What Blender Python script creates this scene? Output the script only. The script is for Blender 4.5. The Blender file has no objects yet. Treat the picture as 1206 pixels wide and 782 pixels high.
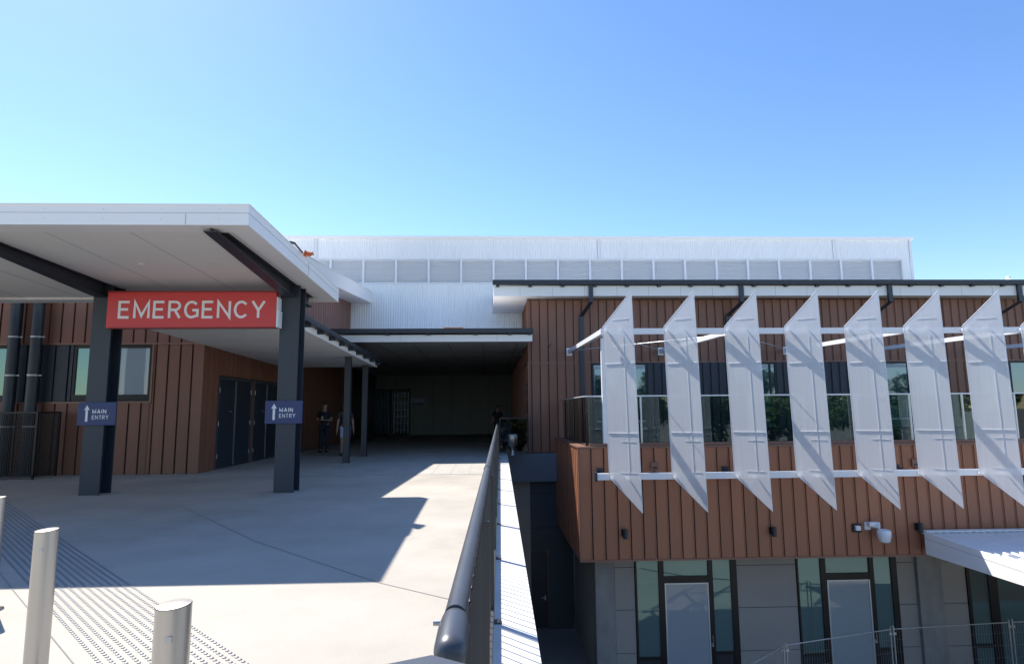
import bpy, bmesh, math, random
from math import radians, sin, cos, pi, sqrt
from mathutils import Vector, Matrix
random.seed(7)
S = bpy.context.scene
COL = S.collection

# ------------------------------------------------------------------ materials
def new_mat(name):
    m = bpy.data.materials.new(name); m.use_nodes = True
    nt = m.node_tree
    return m, nt, nt.nodes["Principled BSDF"]

def pm(name, col, rough=.5, metal=0., var=.12, scale=1.5, bump=0., bscale=40., ior=1.5, stretch=(1, 1, 1), rvar=.1, dirt=0.):
    """principled surface whose colour wanders a little with noise at two scales"""
    m, nt, b = new_mat(name); N = nt.nodes; L = nt.links
    tc = N.new('ShaderNodeTexCoord'); mp = N.new('ShaderNodeMapping'); mp.inputs['Scale'].default_value = stretch
    L.new(tc.outputs['Object'], mp.inputs['Vector'])
    n1 = N.new('ShaderNodeTexNoise'); n1.inputs['Scale'].default_value = scale; n1.inputs['Detail'].default_value = 8; n1.inputs['Roughness'].default_value = .62
    L.new(mp.outputs[0], n1.inputs['Vector'])
    r = N.new('ShaderNodeValToRGB'); r.color_ramp.elements[0].position = .3; r.color_ramp.elements[1].position = .72
    c = Vector(col)
    r.color_ramp.elements[0].color = (*[min(1, x*(1-var)) for x in c], 1)
    r.color_ramp.elements[1].color = (*[min(1, x*(1+var)) for x in c], 1)
    L.new(n1.outputs['Fac'], r.inputs['Fac'])
    out = r.outputs['Color']
    if dirt:
        n3 = N.new('ShaderNodeTexNoise'); n3.inputs['Scale'].default_value = scale*.23; n3.inputs['Detail'].default_value = 10; n3.inputs['Roughness'].default_value = .7
        L.new(mp.outputs[0], n3.inputs['Vector'])
        r3 = N.new('ShaderNodeValToRGB'); r3.color_ramp.elements[0].position = .48; r3.color_ramp.elements[1].position = .68
        r3.color_ramp.elements[0].color = (0, 0, 0, 1); r3.color_ramp.elements[1].color = (dirt,)*3 + (1,)
        L.new(n3.outputs['Fac'], r3.inputs['Fac'])
        mx = N.new('ShaderNodeMixRGB'); mx.blend_type = 'MULTIPLY'; mx.inputs[2].default_value = (.45, .43, .4, 1)
        L.new(r3.outputs[0], mx.inputs[0]); L.new(out, mx.inputs[1]); out = mx.outputs[0]
    L.new(out, b.inputs['Base Color'])
    rr = N.new('ShaderNodeMapRange'); rr.inputs[3].default_value = max(.02, rough-rvar*.6); rr.inputs[4].default_value = min(1, rough+rvar*.6)
    L.new(n1.outputs['Fac'], rr.inputs[0]); L.new(rr.outputs[0], b.inputs['Roughness'])
    b.inputs['Metallic'].default_value = metal; b.inputs['IOR'].default_value = ior
    if bump:
        n2 = N.new('ShaderNodeTexNoise'); n2.inputs['Scale'].default_value = bscale; n2.inputs['Detail'].default_value = 4
        L.new(mp.outputs[0], n2.inputs['Vector'])
        bp = N.new('ShaderNodeBump'); bp.inputs['Strength'].default_value = bump; bp.inputs['Distance'].default_value = .01
        L.new(n2.outputs['Fac'], bp.inputs['Height']); L.new(bp.outputs[0], b.inputs['Normal'])
    return m

def plain(name, col, rough=.5, metal=0., ior=1.5):
    m, nt, b = new_mat(name)
    b.inputs['Base Color'].default_value = (*col, 1); b.inputs['Roughness'].default_value = rough
    b.inputs['Metallic'].default_value = metal; b.inputs['IOR'].default_value = ior
    return m

def glass_reflect(name, col, ior=2.0, wav=.03, tint=(1, 1, 1)):
    """dark tinted pane that mirrors what stands opposite, very slightly wavy"""
    m, nt, b = new_mat(name); N = nt.nodes; L = nt.links
    b.inputs['Base Color'].default_value = (*col, 1); b.inputs['Roughness'].default_value = .03; b.inputs['IOR'].default_value = ior; b.inputs['Specular Tint'].default_value = (*tint, 1)
    tc = N.new('ShaderNodeTexCoord'); n2 = N.new('ShaderNodeTexNoise'); n2.inputs['Scale'].default_value = .9; n2.inputs['Detail'].default_value = 1
    L.new(tc.outputs['Object'], n2.inputs['Vector'])
    bp = N.new('ShaderNodeBump'); bp.inputs['Strength'].default_value = wav; bp.inputs['Distance'].default_value = .1
    L.new(n2.outputs['Fac'], bp.inputs['Height']); L.new(bp.outputs[0], b.inputs['Normal'])
    return m

def glass_clear(name, tint, refl=.12):
    m = bpy.data.materials.new(name); m.use_nodes = True; nt = m.node_tree; N = nt.nodes; L = nt.links
    N.remove(N["Principled BSDF"])
    t = N.new('ShaderNodeBsdfTransparent'); t.inputs[0].default_value = (*tint, 1)
    g = N.new('ShaderNodeBsdfGlossy'); g.inputs['Roughness'].default_value = .02; g.inputs[0].default_value = (.9, .95, .93, 1)
    f = N.new('ShaderNodeFresnel'); f.inputs[0].default_value = 1.55
    a = N.new('ShaderNodeMath'); a.operation = 'ADD'; a.inputs[1].default_value = refl
    L.new(f.outputs[0], a.inputs[0])
    mx = N.new('ShaderNodeMixShader'); L.new(a.outputs[0], mx.inputs[0]); L.new(t.outputs[0], mx.inputs[1]); L.new(g.outputs[0], mx.inputs[2])
    L.new(mx.outputs[0], N['Material Output'].inputs['Surface'])
    return m

def perforated(name, col, hole=.13):
    """white sheet metal punched all over with pin holes far finer than a pixel: part open, part translucent, faint vertical rolling marks"""
    m, nt, b = new_mat(name); N = nt.nodes; L = nt.links
    b.inputs['Roughness'].default_value = .5
    g = N.new('ShaderNodeNewGeometry'); mp = N.new('ShaderNodeMapping'); mp.inputs['Scale'].default_value = (14, 14, .25); L.new(g.outputs['Position'], mp.inputs[0])
    n1 = N.new('ShaderNodeTexNoise'); n1.inputs['Scale'].default_value = 1.6; n1.inputs['Detail'].default_value = 5; L.new(mp.outputs[0], n1.inputs['Vector'])
    r = N.new('ShaderNodeValToRGB'); r.color_ramp.elements[0].position = .3; r.color_ramp.elements[1].position = .7
    r.color_ramp.elements[0].color = (*[c*.93 for c in col], 1); r.color_ramp.elements[1].color = (*[min(1, c*1.05) for c in col], 1)
    L.new(n1.outputs['Fac'], r.inputs['Fac']); L.new(r.outputs[0], b.inputs['Base Color'])
    tr = N.new('ShaderNodeBsdfTransparent'); tl = N.new('ShaderNodeBsdfTranslucent'); tl.inputs[0].default_value = (.90, .90, .91, 1)
    m1 = N.new('ShaderNodeMixShader'); m1.inputs[0].default_value = .48
    L.new(b.outputs[0], m1.inputs[1]); L.new(tl.outputs[0], m1.inputs[2])
    m2 = N.new('ShaderNodeMixShader'); m2.inputs[0].default_value = hole; L.new(m1.outputs[0], m2.inputs[1]); L.new(tr.outputs[0], m2.inputs[2])
    L.new(m2.outputs[0], N['Material Output'].inputs['Surface'])
    return m

def cladding(name, col, rough=.45, metal=.08, pitch=.3, ax=0, var=.15):
    """coated metal boards: each board a slightly different tone, faint vertical streaks"""
    m, nt, b = new_mat(name); N = nt.nodes; L = nt.links
    g = N.new('ShaderNodeNewGeometry'); sp = N.new('ShaderNodeSeparateXYZ'); L.new(g.outputs['Position'], sp.inputs[0])
    dv = N.new('ShaderNodeMath'); dv.operation = 'DIVIDE'; dv.inputs[1].default_value = pitch; L.new(sp.outputs[ax], dv.inputs[0])
    fl = N.new('ShaderNodeMath'); fl.operation = 'FLOOR'; L.new(dv.outputs[0], fl.inputs[0])
    wn = N.new('ShaderNodeTexWhiteNoise'); wn.noise_dimensions = '1D'; L.new(fl.outputs[0], wn.inputs['W'])
    mp = N.new('ShaderNodeMapping'); mp.inputs['Scale'].default_value = (5, 5, .35); L.new(g.outputs['Position'], mp.inputs[0])
    n1 = N.new('ShaderNodeTexNoise'); n1.inputs['Scale'].default_value = 1.3; n1.inputs['Detail'].default_value = 6; L.new(mp.outputs[0], n1.inputs['Vector'])
    ad = N.new('ShaderNodeMath'); ad.operation = 'ADD'; L.new(wn.outputs[0], ad.inputs[0]); L.new(n1.outputs['Fac'], ad.inputs[1])
    mr = N.new('ShaderNodeMapRange'); mr.inputs[1].default_value = .2; mr.inputs[2].default_value = 1.7; mr.inputs[3].default_value = 1-var; mr.inputs[4].default_value = 1+var
    L.new(ad.outputs[0], mr.inputs[0])
    hs = N.new('ShaderNodeHueSaturation'); hs.inputs['Color'].default_value = (*col, 1); L.new(mr.outputs[0], hs.inputs['Value'])
    L.new(hs.outputs[0], b.inputs['Base Color'])
    r2 = N.new('ShaderNodeMapRange'); r2.inputs[3].default_value = rough-.06; r2.inputs[4].default_value = rough+.1
    L.new(n1.outputs['Fac'], r2.inputs[0]); L.new(r2.outputs[0], b.inputs['Roughness'])
    b.inputs['Metallic'].default_value = metal
    return m

M = dict(
    concrete=pm('plaza_concrete', (.405, .365, .305), .8, var=.15, scale=.55, bump=.25, bscale=60, dirt=.45),
    paver=pm('pale_paver', (.40, .375, .325), .8, var=.12, scale=2.2, bump=.2, bscale=70, dirt=.2),
    kerb=pm('pale_coping_concrete', (.60, .585, .555), .75, var=.08, scale=1.6, bump=.2, bscale=60, dirt=.35),
    joint=plain('joint_sealant', (.24, .225, .21), .9),
    stud=pm('tactile_stud', (.24, .24, .25), .5, metal=.3, var=.1),
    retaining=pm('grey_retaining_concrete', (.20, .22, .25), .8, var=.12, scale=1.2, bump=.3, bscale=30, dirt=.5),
    offform=pm('off_form_concrete', (.31, .305, .295), .8, var=.2, scale=1.6, bump=.35, bscale=25, dirt=.6, stretch=(1, 1, .5)),
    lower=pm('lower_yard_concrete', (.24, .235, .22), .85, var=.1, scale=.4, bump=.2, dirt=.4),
    soffit=pm('white_soffit', (.89, .85, .77), .6, var=.02, scale=.6),
    fascia=pm('white_fascia', (.92, .89, .85), .45, var=.025, scale=.9),
    trimline=plain('fascia_joint', (.45, .46, .5), .5),
    white=pm('white_powdercoat', (.80, .80, .81), .4, var=.02),
    corr=pm('white_corrugated_steel', (.90, .89, .87), .45, metal=.1, var=.03, scale=.7, stretch=(2, 1, .4)),
    louvre=pm('pale_grey_louvre', (.88, .88, .87), .5, var=.03),
    black=pm('charcoal_powdercoat', (.028, .033, .042), .42, var=.12, scale=3, rvar=.15),
    steel=pm('blue_grey_steel_paint', (.030, .038, .052), .40, var=.12, scale=2.2, rvar=.15),
    railgrey=pm('dark_grey_rail_paint', (.062, .067, .076), .36, metal=.0, var=.08, scale=5, rvar=.12),
    blade=pm('dark_baluster_paint', (.045, .043, .043), .5, var=.1),
    brown=cladding('bronze_brown_cladding', (.235, .100, .062)),
    browny=cladding('bronze_brown_cladding_side', (.235, .100, .062), ax=1),
    copper=cladding('copper_brown_cladding', (.34, .138, .072), pitch=.337),
    coppery=cladding('copper_brown_cladding_side', (.34, .138, .072), pitch=.337, ax=1),
    groove=plain('cladding_groove', (.03, .016, .012), .6),
    trim=pm('brown_flashing', (.24, .125, .09), .4, metal=.25, var=.05),
    darkpanel=cladding('charcoal_cladding', (.035, .042, .056), pitch=.3, metal=.2),
    frame=plain('black_aluminium_frame', (.018, .017, .018), .4, .3),
    pane=glass_reflect('tinted_mirror_glass', (.02, .04, .055), 2.5, tint=(.50, .70, .95)),
    panelow=glass_reflect('green_tinted_glass', (.11, .165, .16), 2.4, tint=(.62, .92, .86)),
    blindpane=glass_reflect('glass_over_pale_blind', (.36, .41, .44), 1.7),
    clear=glass_clear('clear_balustrade_glass', (.60, .72, .68), .02),
    dkglass=glass_clear('dark_balustrade_glass', (.30, .33, .37), -.02),
    alu=plain('pale_aluminium', (.62, .66, .68), .35, .5),
    stainless=pm('brushed_stainless', (.47, .455, .43), .34, metal=.95, var=.07, scale=9, stretch=(1, 1, .04), rvar=.12),
    galv=pm('galvanised_steel', (.42, .43, .44), .45, metal=.75, var=.15, scale=8),
    perf=perforated('perforated_white_sheet', (.80, .795, .78), .12),
    red=pm('red_sign_face', (.66, .05, .05), .35, var=.04),
    redside=plain('red_sign_edge', (.30, .03, .03), .4),
    blue=pm('navy_sign_face', (.014, .034, .14), .35, var=.06),
    letter=plain('white_sign_lettering', (.85, .82, .83), .4),
    panel=pm('grey_fibre_cement', (.36, .335, .31), .6, var=.05, scale=1.1, dirt=.15),
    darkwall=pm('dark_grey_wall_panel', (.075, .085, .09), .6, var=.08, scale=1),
    passwall=pm('grey_passage_panel', (.28, .30, .30), .6, var=.08, scale=1),
    ceil=pm('grey_ceiling_panel', (.42, .42, .38), .6, var=.06, scale=1),
    orange=pm('orange_cloth', (.75, .20, .07), .8, var=.2, scale=12),
    lens=plain('downlight_lens', (.85, .83, .78), .3),
    dome=plain('smoked_dome', (.55, .56, .62), .15),
    skin=plain('skin', (.42, .25, .18), .6), hair=plain('dark_hair', (.03, .02, .015), .7),
    tshirt=plain('black_tshirt', (.022, .024, .03), .9), trousers=plain('dark_trousers', (.02, .026, .04), .9),
    shirt2=plain('grey_brown_shirt', (.06, .05, .055), .9), shorts=pm('pale_blue_shorts', (.45, .52, .80), .8, var=.1), shoe=plain('dark_shoe', (.015, .015, .015), .6),
    bark=pm('tree_bark', (.10, .075, .055), .9, var=.25, scale=5),
    leaf=pm('leaf_green', (.055, .105, .03), .6, var=.4, scale=.8), leafb=pm('leaf_olive', (.09, .12, .045), .6, var=.35, scale=.8),
    hoard=plain('red_hoarding', (.75, .05, .05), .5),
)

# ------------------------------------------------------------------ mesh helpers
class MB:
    def __init__(s, tr=None): s.v = []; s.f = []; s.sm = []; s.tr = tr
    def add(s, vs, fs, smooth=False):
        o = len(s.v); s.v += [tuple(s.tr(*p)) if s.tr else tuple(p) for p in vs]
        for f in fs: s.f.append([o+i for i in f]); s.sm.append(smooth)
    def box(s, x0, x1, y0, y1, z0, z1):
        s.hexa([(x0, y0, z0), (x1, y0, z0), (x1, y1, z0), (x0, y1, z0), (x0, y0, z1), (x1, y0, z1), (x1, y1, z1), (x0, y1, z1)])
    def hexa(s, p): s.add(p, [(3, 2, 1, 0), (4, 5, 6, 7), (0, 1, 5, 4), (1, 2, 6, 5), (2, 3, 7, 6), (3, 0, 4, 7)])
    def prism_y(s, poly, y0, y1):   # poly in (x,z), counter-clockwise seen from -Y
        n = len(poly)
        s.add([(x, y0, z) for x, z in poly]+[(x, y1, z) for x, z in poly],
              [list(range(n)), list(range(2*n-1, n-1, -1))]+[(i, i+n, (i+1) % n+n, (i+1) % n) for i in range(n)])
    def prism_x(s, poly, x0, x1):   # poly in (y,z)
        n = len(poly)
        s.add([(x0, y, z) for y, z in poly]+[(x1, y, z) for y, z in poly],
              [list(range(n-1, -1, -1)), list(range(n, 2*n))]+[(i, (i+1) % n, (i+1) % n+n, i+n) for i in range(n)])
    def prism_z(s, poly, z0, z1):
        n = len(poly)
        s.add([(x, y, z0) for x, y in poly]+[(x, y, z1) for x, y in poly],
              [list(range(n-1, -1, -1)), list(range(n, 2*n))]+[(i, (i+1) % n, (i+1) % n+n, i+n) for i in range(n)])
    def tube(s, p0, p1, r, n=10, r1=None, caps=True):
        p0 = Vector(p0); p1 = Vector(p1); d = (p1-p0).normalized(); r1 = r if r1 is None else r1
        a = d.cross(Vector((0, 0, 1)) if abs(d.z) < .9 else Vector((1, 0, 0))).normalized(); b = d.cross(a)
        vs = [tuple(p0+(a*cos(t)+b*sin(t))*r) for t in [2*pi*i/n for i in range(n)]]+[tuple(p1+(a*cos(t)+b*sin(t))*r1) for t in [2*pi*i/n for i in range(n)]]
        s.add(vs, [(i, i+n, (i+1) % n+n, (i+1) % n) for i in range(n)], True)
        if caps: s.add(vs, [list(range(n)), list(range(2*n-1, n-1, -1))])
    def lathe(s, prof, c, n=20):    # prof (r,z) list about vertical axis at c
        vs = []; 
        for r, z in prof: vs += [(c[0]+r*cos(2*pi*i/n), c[1]+r*sin(2*pi*i/n), c[2]+z) for i in range(n)]
        fs = []
        for k in range(len(prof)-1):
            for i in range(n): fs.append((k*n+i, k*n+(i+1) % n, (k+1)*n+(i+1) % n, (k+1)*n+i))
        s.add(vs, fs, True)
        s.add(vs[-n:], [list(range(n))]); s.add(vs[:n], [list(range(n-1, -1, -1))])
    def sphere(s, c, r, n=14, k=8, sc=(1, 1, 1)):
        vs = [(c[0]+r*sc[0]*sin(pi*j/k)*cos(2*pi*i/n), c[1]+r*sc[1]*sin(pi*j/k)*sin(2*pi*i/n), c[2]+r*sc[2]*cos(pi*j/k)) for j in range(k+1) for i in range(n)]
        s.add(vs, [(j*n+i, (j+1)*n+i, (j+1)*n+(i+1) % n, j*n+(i+1) % n) for j in range(k) for i in range(n)], True)
    def build(s, name, mat, parent=None, bevel=0., origin=None):
        o0 = Vector(origin) if origin else (wloc(parent) if parent else Vector((0, 0, 0)))
        me = bpy.data.meshes.new(name); me.from_pydata([tuple(Vector(v)-o0) for v in s.v], [], s.f); me.update()
        me.polygons.foreach_set('use_smooth', s.sm)
        me.materials.append(mat)
        o = bpy.data.objects.new(name, me); COL.objects.link(o)
        if parent: o.parent = parent
        if origin: o.location = o0-(wloc(parent) if parent else Vector((0, 0, 0)))
        if bevel:
            b = o.modifiers.new('bevel', 'BEVEL'); b.width = bevel; b.segments = 2; b.limit_method = 'ANGLE'; b.angle_limit = radians(50)
        return o

def wloc(o):
    v = Vector((0, 0, 0))
    while o: v += o.location; o = o.parent
    return v

def tag(o, label, cat, group=None):
    o['label'] = label; o['category'] = cat
    if group: o['group'] = group
    return o
def thing(name, label, cat, loc=(0, 0, 0), group=None):
    o = bpy.data.objects.new(name, None); COL.objects.link(o); o.location = loc; o.empty_display_size = .2
    return tag(o, label, cat, group)
def structure(o): o['kind'] = 'structure'; return o
def copy_tree(o, parent=None):
    c = o.copy(); COL.objects.link(c)
    if parent: c.parent = parent
    for ch in list(o.children): copy_tree(ch, c)
    return c
def box(name, mat, parent, *b, bevel=0.):
    m = MB(); m.box(*b); return m.build(name, mat, parent, bevel)

def arc(cx, cz, rx, rz, a0, a1, n=12): return [(cx+rx*cos(radians(a0+(a1-a0)*i/n)), cz+rz*sin(radians(a0+(a1-a0)*i/n))) for i in range(n+1)]
# letter strokes in a unit-high cell (width, strokes)
GLYPH = {
 'E': (.56, [[(.56, 1), (0, 1), (0, 0), (.56, 0)], [(.08, .52), (.50, .52)]]),
 'M': (.80, [[(0, -.05), (0, 1.0), (.40, .10), (.80, 1.0), (.80, -.05)]]),
 'R': (.60, [[(0, -.05), (0, 1), (.34, 1)]+arc(.34, .745, .24, .255, 90, -90)+[(.08, .49)], [(.32, .46), (.60, -.05)]]),
 'G': (.70, [arc(.36, .5, .36, .5, 42, 300, 22)+[(.70, .10), (.70, .46), (.40, .46)]]),
 'C': (.68, [arc(.36, .5, .36, .5, 40, 320, 22)]),
 'N': (.66, [[(0, -.05), (0, 1.0), (.66, 0.0), (.66, 1.05)]]),
 'Y': (.70, [[(0, 1.05), (.35, .45), (.70, 1.05)], [(.35, .42), (.35, -.05)]]),
 'A': (.70, [[(0, -.05), (.35, 1.0), (.70, -.05)], [(.14, .30), (.56, .30)]]),
 'I': (.0, [[(0, -.05), (0, 1.05)]]), 'T': (.62, [[(0, 1), (.62, 1)], [(.31, .95), (.31, -.05)]]),
 '9': (.56, [arc(.28, .70, .28, .30, 0, 360, 18), [(.56, .68)]+arc(.20, .42, .36, .42, 20, -90, 10)]),
 '8': (.56, [arc(.28, .75, .24, .25, 0, 360, 18), arc(.28, .25, .28, .25, 0, 360, 18)])}
def text(name, word, mat, parent, x0, x1, y, z0, z1, wt=.15, gap=.18):
    """flat lettering made of mitred strokes on a face that looks towards -Y, fitted to x0..x1, z0..z1"""
    tot = sum(GLYPH[c][0] for c in word)+(len(word)-1)*(gap+wt)+wt
    kx = (x1-x0)/tot; h_ = z1-z0; kz = h_*(1-wt)
    m = MB(); cx = wt/2; w2 = wt*kz/2
    q = 0
    for c in word:
        wd, strokes = GLYPH[c]
        for st in strokes:
            pts = [Vector((x0+(cx+a)*kx, z0+h_*wt/2+max(-wt/2/(1-wt), min(1+wt/2/(1-wt), b_))*kz)) for a, b_ in st]
            L_, R_ = [], []
            pts = [p_ for i_, p_ in enumerate(pts) if i_ == 0 or (p_-pts[i_-1]).length > 1e-5]
            closed = (pts[0]-pts[-1]).length < 1e-6
            for i, p_ in enumerate(pts):
                if closed and i in (0, len(pts)-1): d0 = (pts[-1]-pts[-2]).normalized(); d1 = (pts[1]-pts[0]).normalized()
                else:
                    d1 = (pts[i+1]-p_).normalized() if i < len(pts)-1 else (p_-pts[i-1]).normalized()
                    d0 = (p_-pts[i-1]).normalized() if i else d1
                t_ = (d0+d1).normalized(); n_ = Vector((-t_.y, t_.x)); k_ = 1/max(.35, n_.dot(Vector((-d1.y, d1.x))))
                L_.append(p_+n_*w2*k_); R_.append(p_-n_*w2*k_)
            yy = y-.0006*(q % 2); q += 1
            n2 = len(pts)
            m.add([(v_.x, yy, v_.y) for v_ in L_]+[(v_.x, yy, v_.y) for v_ in R_], [(i, n2+i, n2+i+1, i+1) for i in range(n2-1)])
        cx += wd+gap+wt
    return m.build(name, mat, parent)

# boards of cladding with open joints; face 'x': wall plane Y=pos looking to -Y; 'y+': wall plane X=pos looking to +X; 'y-': looking to -X
def boards(mb, a0, a1, z0, z1, pos, pitch=.3, face='x', gap=.036, depth=.032):
    k = math.floor(a0/pitch)
    while k*pitch < a1:
        s0 = max(a0, k*pitch+gap/2); s1 = min(a1, (k+1)*pitch-gap/2)
        if s1-s0 > .02:
            e = .018 if s1-s0 > .1 else 0      # each board carries a low turned-up lip along its right edge
            if face == 'x':
                mb.box(s0, s1-e, pos, pos+depth, z0, z1)
                if e: mb.box(s1-e, s1, pos-.014, pos+depth, z0, z1)
            elif face == 'y+':
                mb.box(pos-depth, pos, s0, s1-e, z0, z1)
                if e: mb.box(pos-depth, pos+.014, s1-e, s1, z0, z1)
            else:
                mb.box(pos, pos+depth, s0, s1-e, z0, z1)
                if e: mb.box(pos-.014, pos+depth, s1-e, s1, z0, z1)
        k += 1

TH = -radians(1.05)     # the balustrade, coping and retaining wall run 1 degree off the building grid
def rl(u, v, z): return (u*cos(TH)-v*sin(TH), u*sin(TH)+v*cos(TH), z)

# ------------------------------------------------------------------ world, sun, camera
W = bpy.data.worlds.new('World'); S.world = W; W.use_nodes = True
nt = W.node_tree; bg = nt.nodes['Background']
sky = nt.nodes.new('ShaderNodeTexSky'); sky.sky_type = 'NISHITA'; sky.sun_disc = False
SUN = Vector((-.535, .60, 1)).normalized()
sky.sun_elevation = math.asin(SUN.z); sky.sun_rotation = math.atan2(SUN.x, SUN.y)
sky.air_density = 1.0; sky.dust_density = .22; sky.ozone_density = 1.7; sky.altitude = 20
hs = nt.nodes.new('ShaderNodeHueSaturation'); hs.inputs['Saturation'].default_value = 1.20; hs.inputs['Hue'].default_value = .507
nt.links.new(sky.outputs[0], hs.inputs['Color']); nt.links.new(hs.outputs[0], bg.inputs[0]); bg.inputs[1].default_value = .118
sl = bpy.data.lights.new('sun', 'SUN'); sl.energy = 4.2; sl.angle = radians(.53); sl.color = (1, .955, .88)
so = bpy.data.objects.new('sun', sl); COL.objects.link(so); so.rotation_euler = (-SUN).to_track_quat('-Z', 'Y').to_euler(); so.location = (0, 0, 30)
cd = bpy.data.cameras.new('camera'); cam = bpy.data.objects.new('camera', cd); COL.objects.link(cam); S.camera = cam
cd.sensor_width = 36; cd.lens = 21.64; cd.clip_start = .05; cd.clip_end = 5000
psi, th, rho = radians(2.2), radians(7.23), radians(.49)
fwd = Vector((sin(psi)*cos(th), cos(psi)*cos(th), sin(th))); r0 = Vector((cos(psi), -sin(psi), 0)); u0 = r0.cross(fwd)
R = cos(rho)*r0-sin(rho)*u0; U = cos(rho)*u0+sin(rho)*r0
cam.matrix_world = Matrix(((R.x, U.x, -fwd.x, 0), (R.y, U.y, -fwd.y, 0), (R.z, U.z, -fwd.z, 1.5), (0, 0, 0, 1)))
S.view_settings.view_transform = 'Standard'; S.view_settings.look = 'None'; S.view_settings.gamma = 1; S.view_settings.use_curve_mapping = False
S.view_settings.exposure = 1.02

# ------------------------------------------------------------------ the ground
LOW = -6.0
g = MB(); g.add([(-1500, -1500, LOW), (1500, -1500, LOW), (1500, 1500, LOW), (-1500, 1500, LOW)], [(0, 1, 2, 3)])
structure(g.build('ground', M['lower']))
EDGE = .225      # plaza edge in railing coordinates
e0 = rl(EDGE, -60, 0); e1 = rl(EDGE, 22.3, 0)
p = MB(); p.prism_z([(-150, -60), e0[:2], e1[:2], (1.45, 22.31), (1.45, 60), (-150, 60)], LOW-.05, 0)
structure(p.build('plaza', M['concrete']))
k = MB(tr=rl)
for i in range(-2, 7):
    k.box(-.052, EDGE+.012, i*3.3+.003, (i+1)*3.3-.003 if i < 6 else 22.25, -.3, .006)
structure(k.build('kerb', M['kerb']))
# band of pale pavers across the mouth of the covered way
p = MB()
for j in range(14):
    for i in range(-26, 3):
        x0 = i*.45-.02; y0 = 15.0+j*.45
        x1 = min(x0+.443, -.05+y0*.0183)
        if x1-x0 > .05: p.box(x0, x1, y0, y0+.443, .0005, .005)
structure(p.build('paving', M['paver']))
j = MB()
def strip_path(mb, pts, w, z=.004):
    for a, b in zip(pts, pts[1:]):
        a = Vector(a); b = Vector(b); d = (b-a).normalized(); n = Vector((-d.y, d.x))*w/2
        mb.add([(*(a-n), z), (*(b-n), z), (*(b+n), z), (*(a+n), z)], [(0, 1, 2, 3)])
strip_path(j, [(-4.93, 10.37), (-2.76, 7.6), (-.99, 5.72), (-.12, 5.02)], .009)
strip_path(j, [(-12, 14.1), (-4.22, 5.82), (-2.55, 4.08), (.0, 1.4)], .008)
strip_path(j, [(-30, 14.98), (.2, 14.98)], .012)
structure(j.build('plaza_joints', M['joint']))

# tactile paving: rows of studs set into the concrete
D = Vector((.688, -.725)); Nn = Vector((-.725, -.688)); O = Vector((-1.46, 3.98))
tp = thing('tactile_paving', 'diagonal strip of small dark warning studs set in the pale concrete beside the bollards', 'tactile paving', (-3.5, 6, 0))
studs = []
for a in range(-60, 250):
    for b in range(12):
        q = O - D*(a*.05)+Nn*(b*.0555); studs.append(q)
studs.sort(key=lambda q: (q.x**2+q.y**2))
vis = [q for q in studs if q.y > 0 and q.x/q.y > -.84 and q.y > 3.75]
near = vis[:100]
def stud_mb(mb, q, n=8):
    mb.lathe([(.0135, 0.001), (.0135, .003), (.009, .0055), (.003, .006)], (q.x, q.y, 0), n)
first = None
for q in near:
    if first is None:
        s_ = MB(); stud_mb(s_, q); first = s_.build('stud', M['stud'], tp, origin=(q.x, q.y, 0))
    else:
        c = first.copy(); COL.objects.link(c); c.location = Vector((q.x, q.y, 0))-tp.location
rest = MB(); nearset = {(round(q.x, 4), round(q.y, 4)) for q in near}
for q in studs:
    if (round(q.x, 4), round(q.y, 4)) not in nearset: stud_mb(rest, q, 6)
o = rest.build('stud_field', M['stud'], tp); o['kind'] = 'stuff'

# ------------------------------------------------------------------ bollards
def bollard(x, y, h, r, label):
    t = thing('bollard', label, 'bollard', (x, y, 0), 'stainless steel bollards at the plaza edge')
    n = 32; m = MB(); vs = []
    for z in (0, .02):
        vs += [(x+r*cos(2*pi*i/n), y+r*sin(2*pi*i/n), z) for i in range(n)]
    sl_ = .07
    vs += [(x+r*cos(2*pi*i/n), y+r*sin(2*pi*i/n), h+r*cos(2*pi*i/n-.9)*sl_) for i in range(n)]
    m.add(vs, [(k*n+i, k*n+(i+1) % n, (k+1)*n+(i+1) % n, (k+1)*n+i) for k in range(2) for i in range(n)], True)
    m.build('post', M['stainless'], t)
    c = MB(); ring = [(x+r*.97*cos(2*pi*i/n), y+r*.97*sin(2*pi*i/n), h+.002+r*cos(2*pi*i/n-.9)*sl_) for i in range(n)]
    ring2 = [(x+r*.5*cos(2*pi*i/n), y+r*.5*sin(2*pi*i/n), h+.005+r*.5*cos(2*pi*i/n-.9)*sl_) for i in range(n)]
    c.add(ring+ring2+[(x, y, h+.006)], [(i, (i+1) % n, n+(i+1) % n, n+i) for i in range(n)]+[(n+i, n+(i+1) % n, 2*n) for i in range(n)], True)
    c.build('cap', M['stainless'], t)
    l = MB(); l.box(x+.004, x+.026, y-r*1.0, y-r*.9, h-.105, h-.085); l.build('label_plate', M['galv'], t)
    f = MB(); f.lathe([(r+.05, 0.001), (r+.05, .008), (r+.004, .012)], (x, y, 0), 24); f.build('base_ring', M['stainless'], t)
bollard(-1.08, 2.25, .85, .057, 'nearest stainless steel bollard, only its top showing above the bottom edge')
bollard(-2.50, 3.69, .85, .058, 'middle stainless steel bollard of three, most of its shaft visible over the tactile strip')
bollard(-3.88, 5.13, .85, .058, 'stainless steel bollard cut off by the left edge of the picture')

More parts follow.
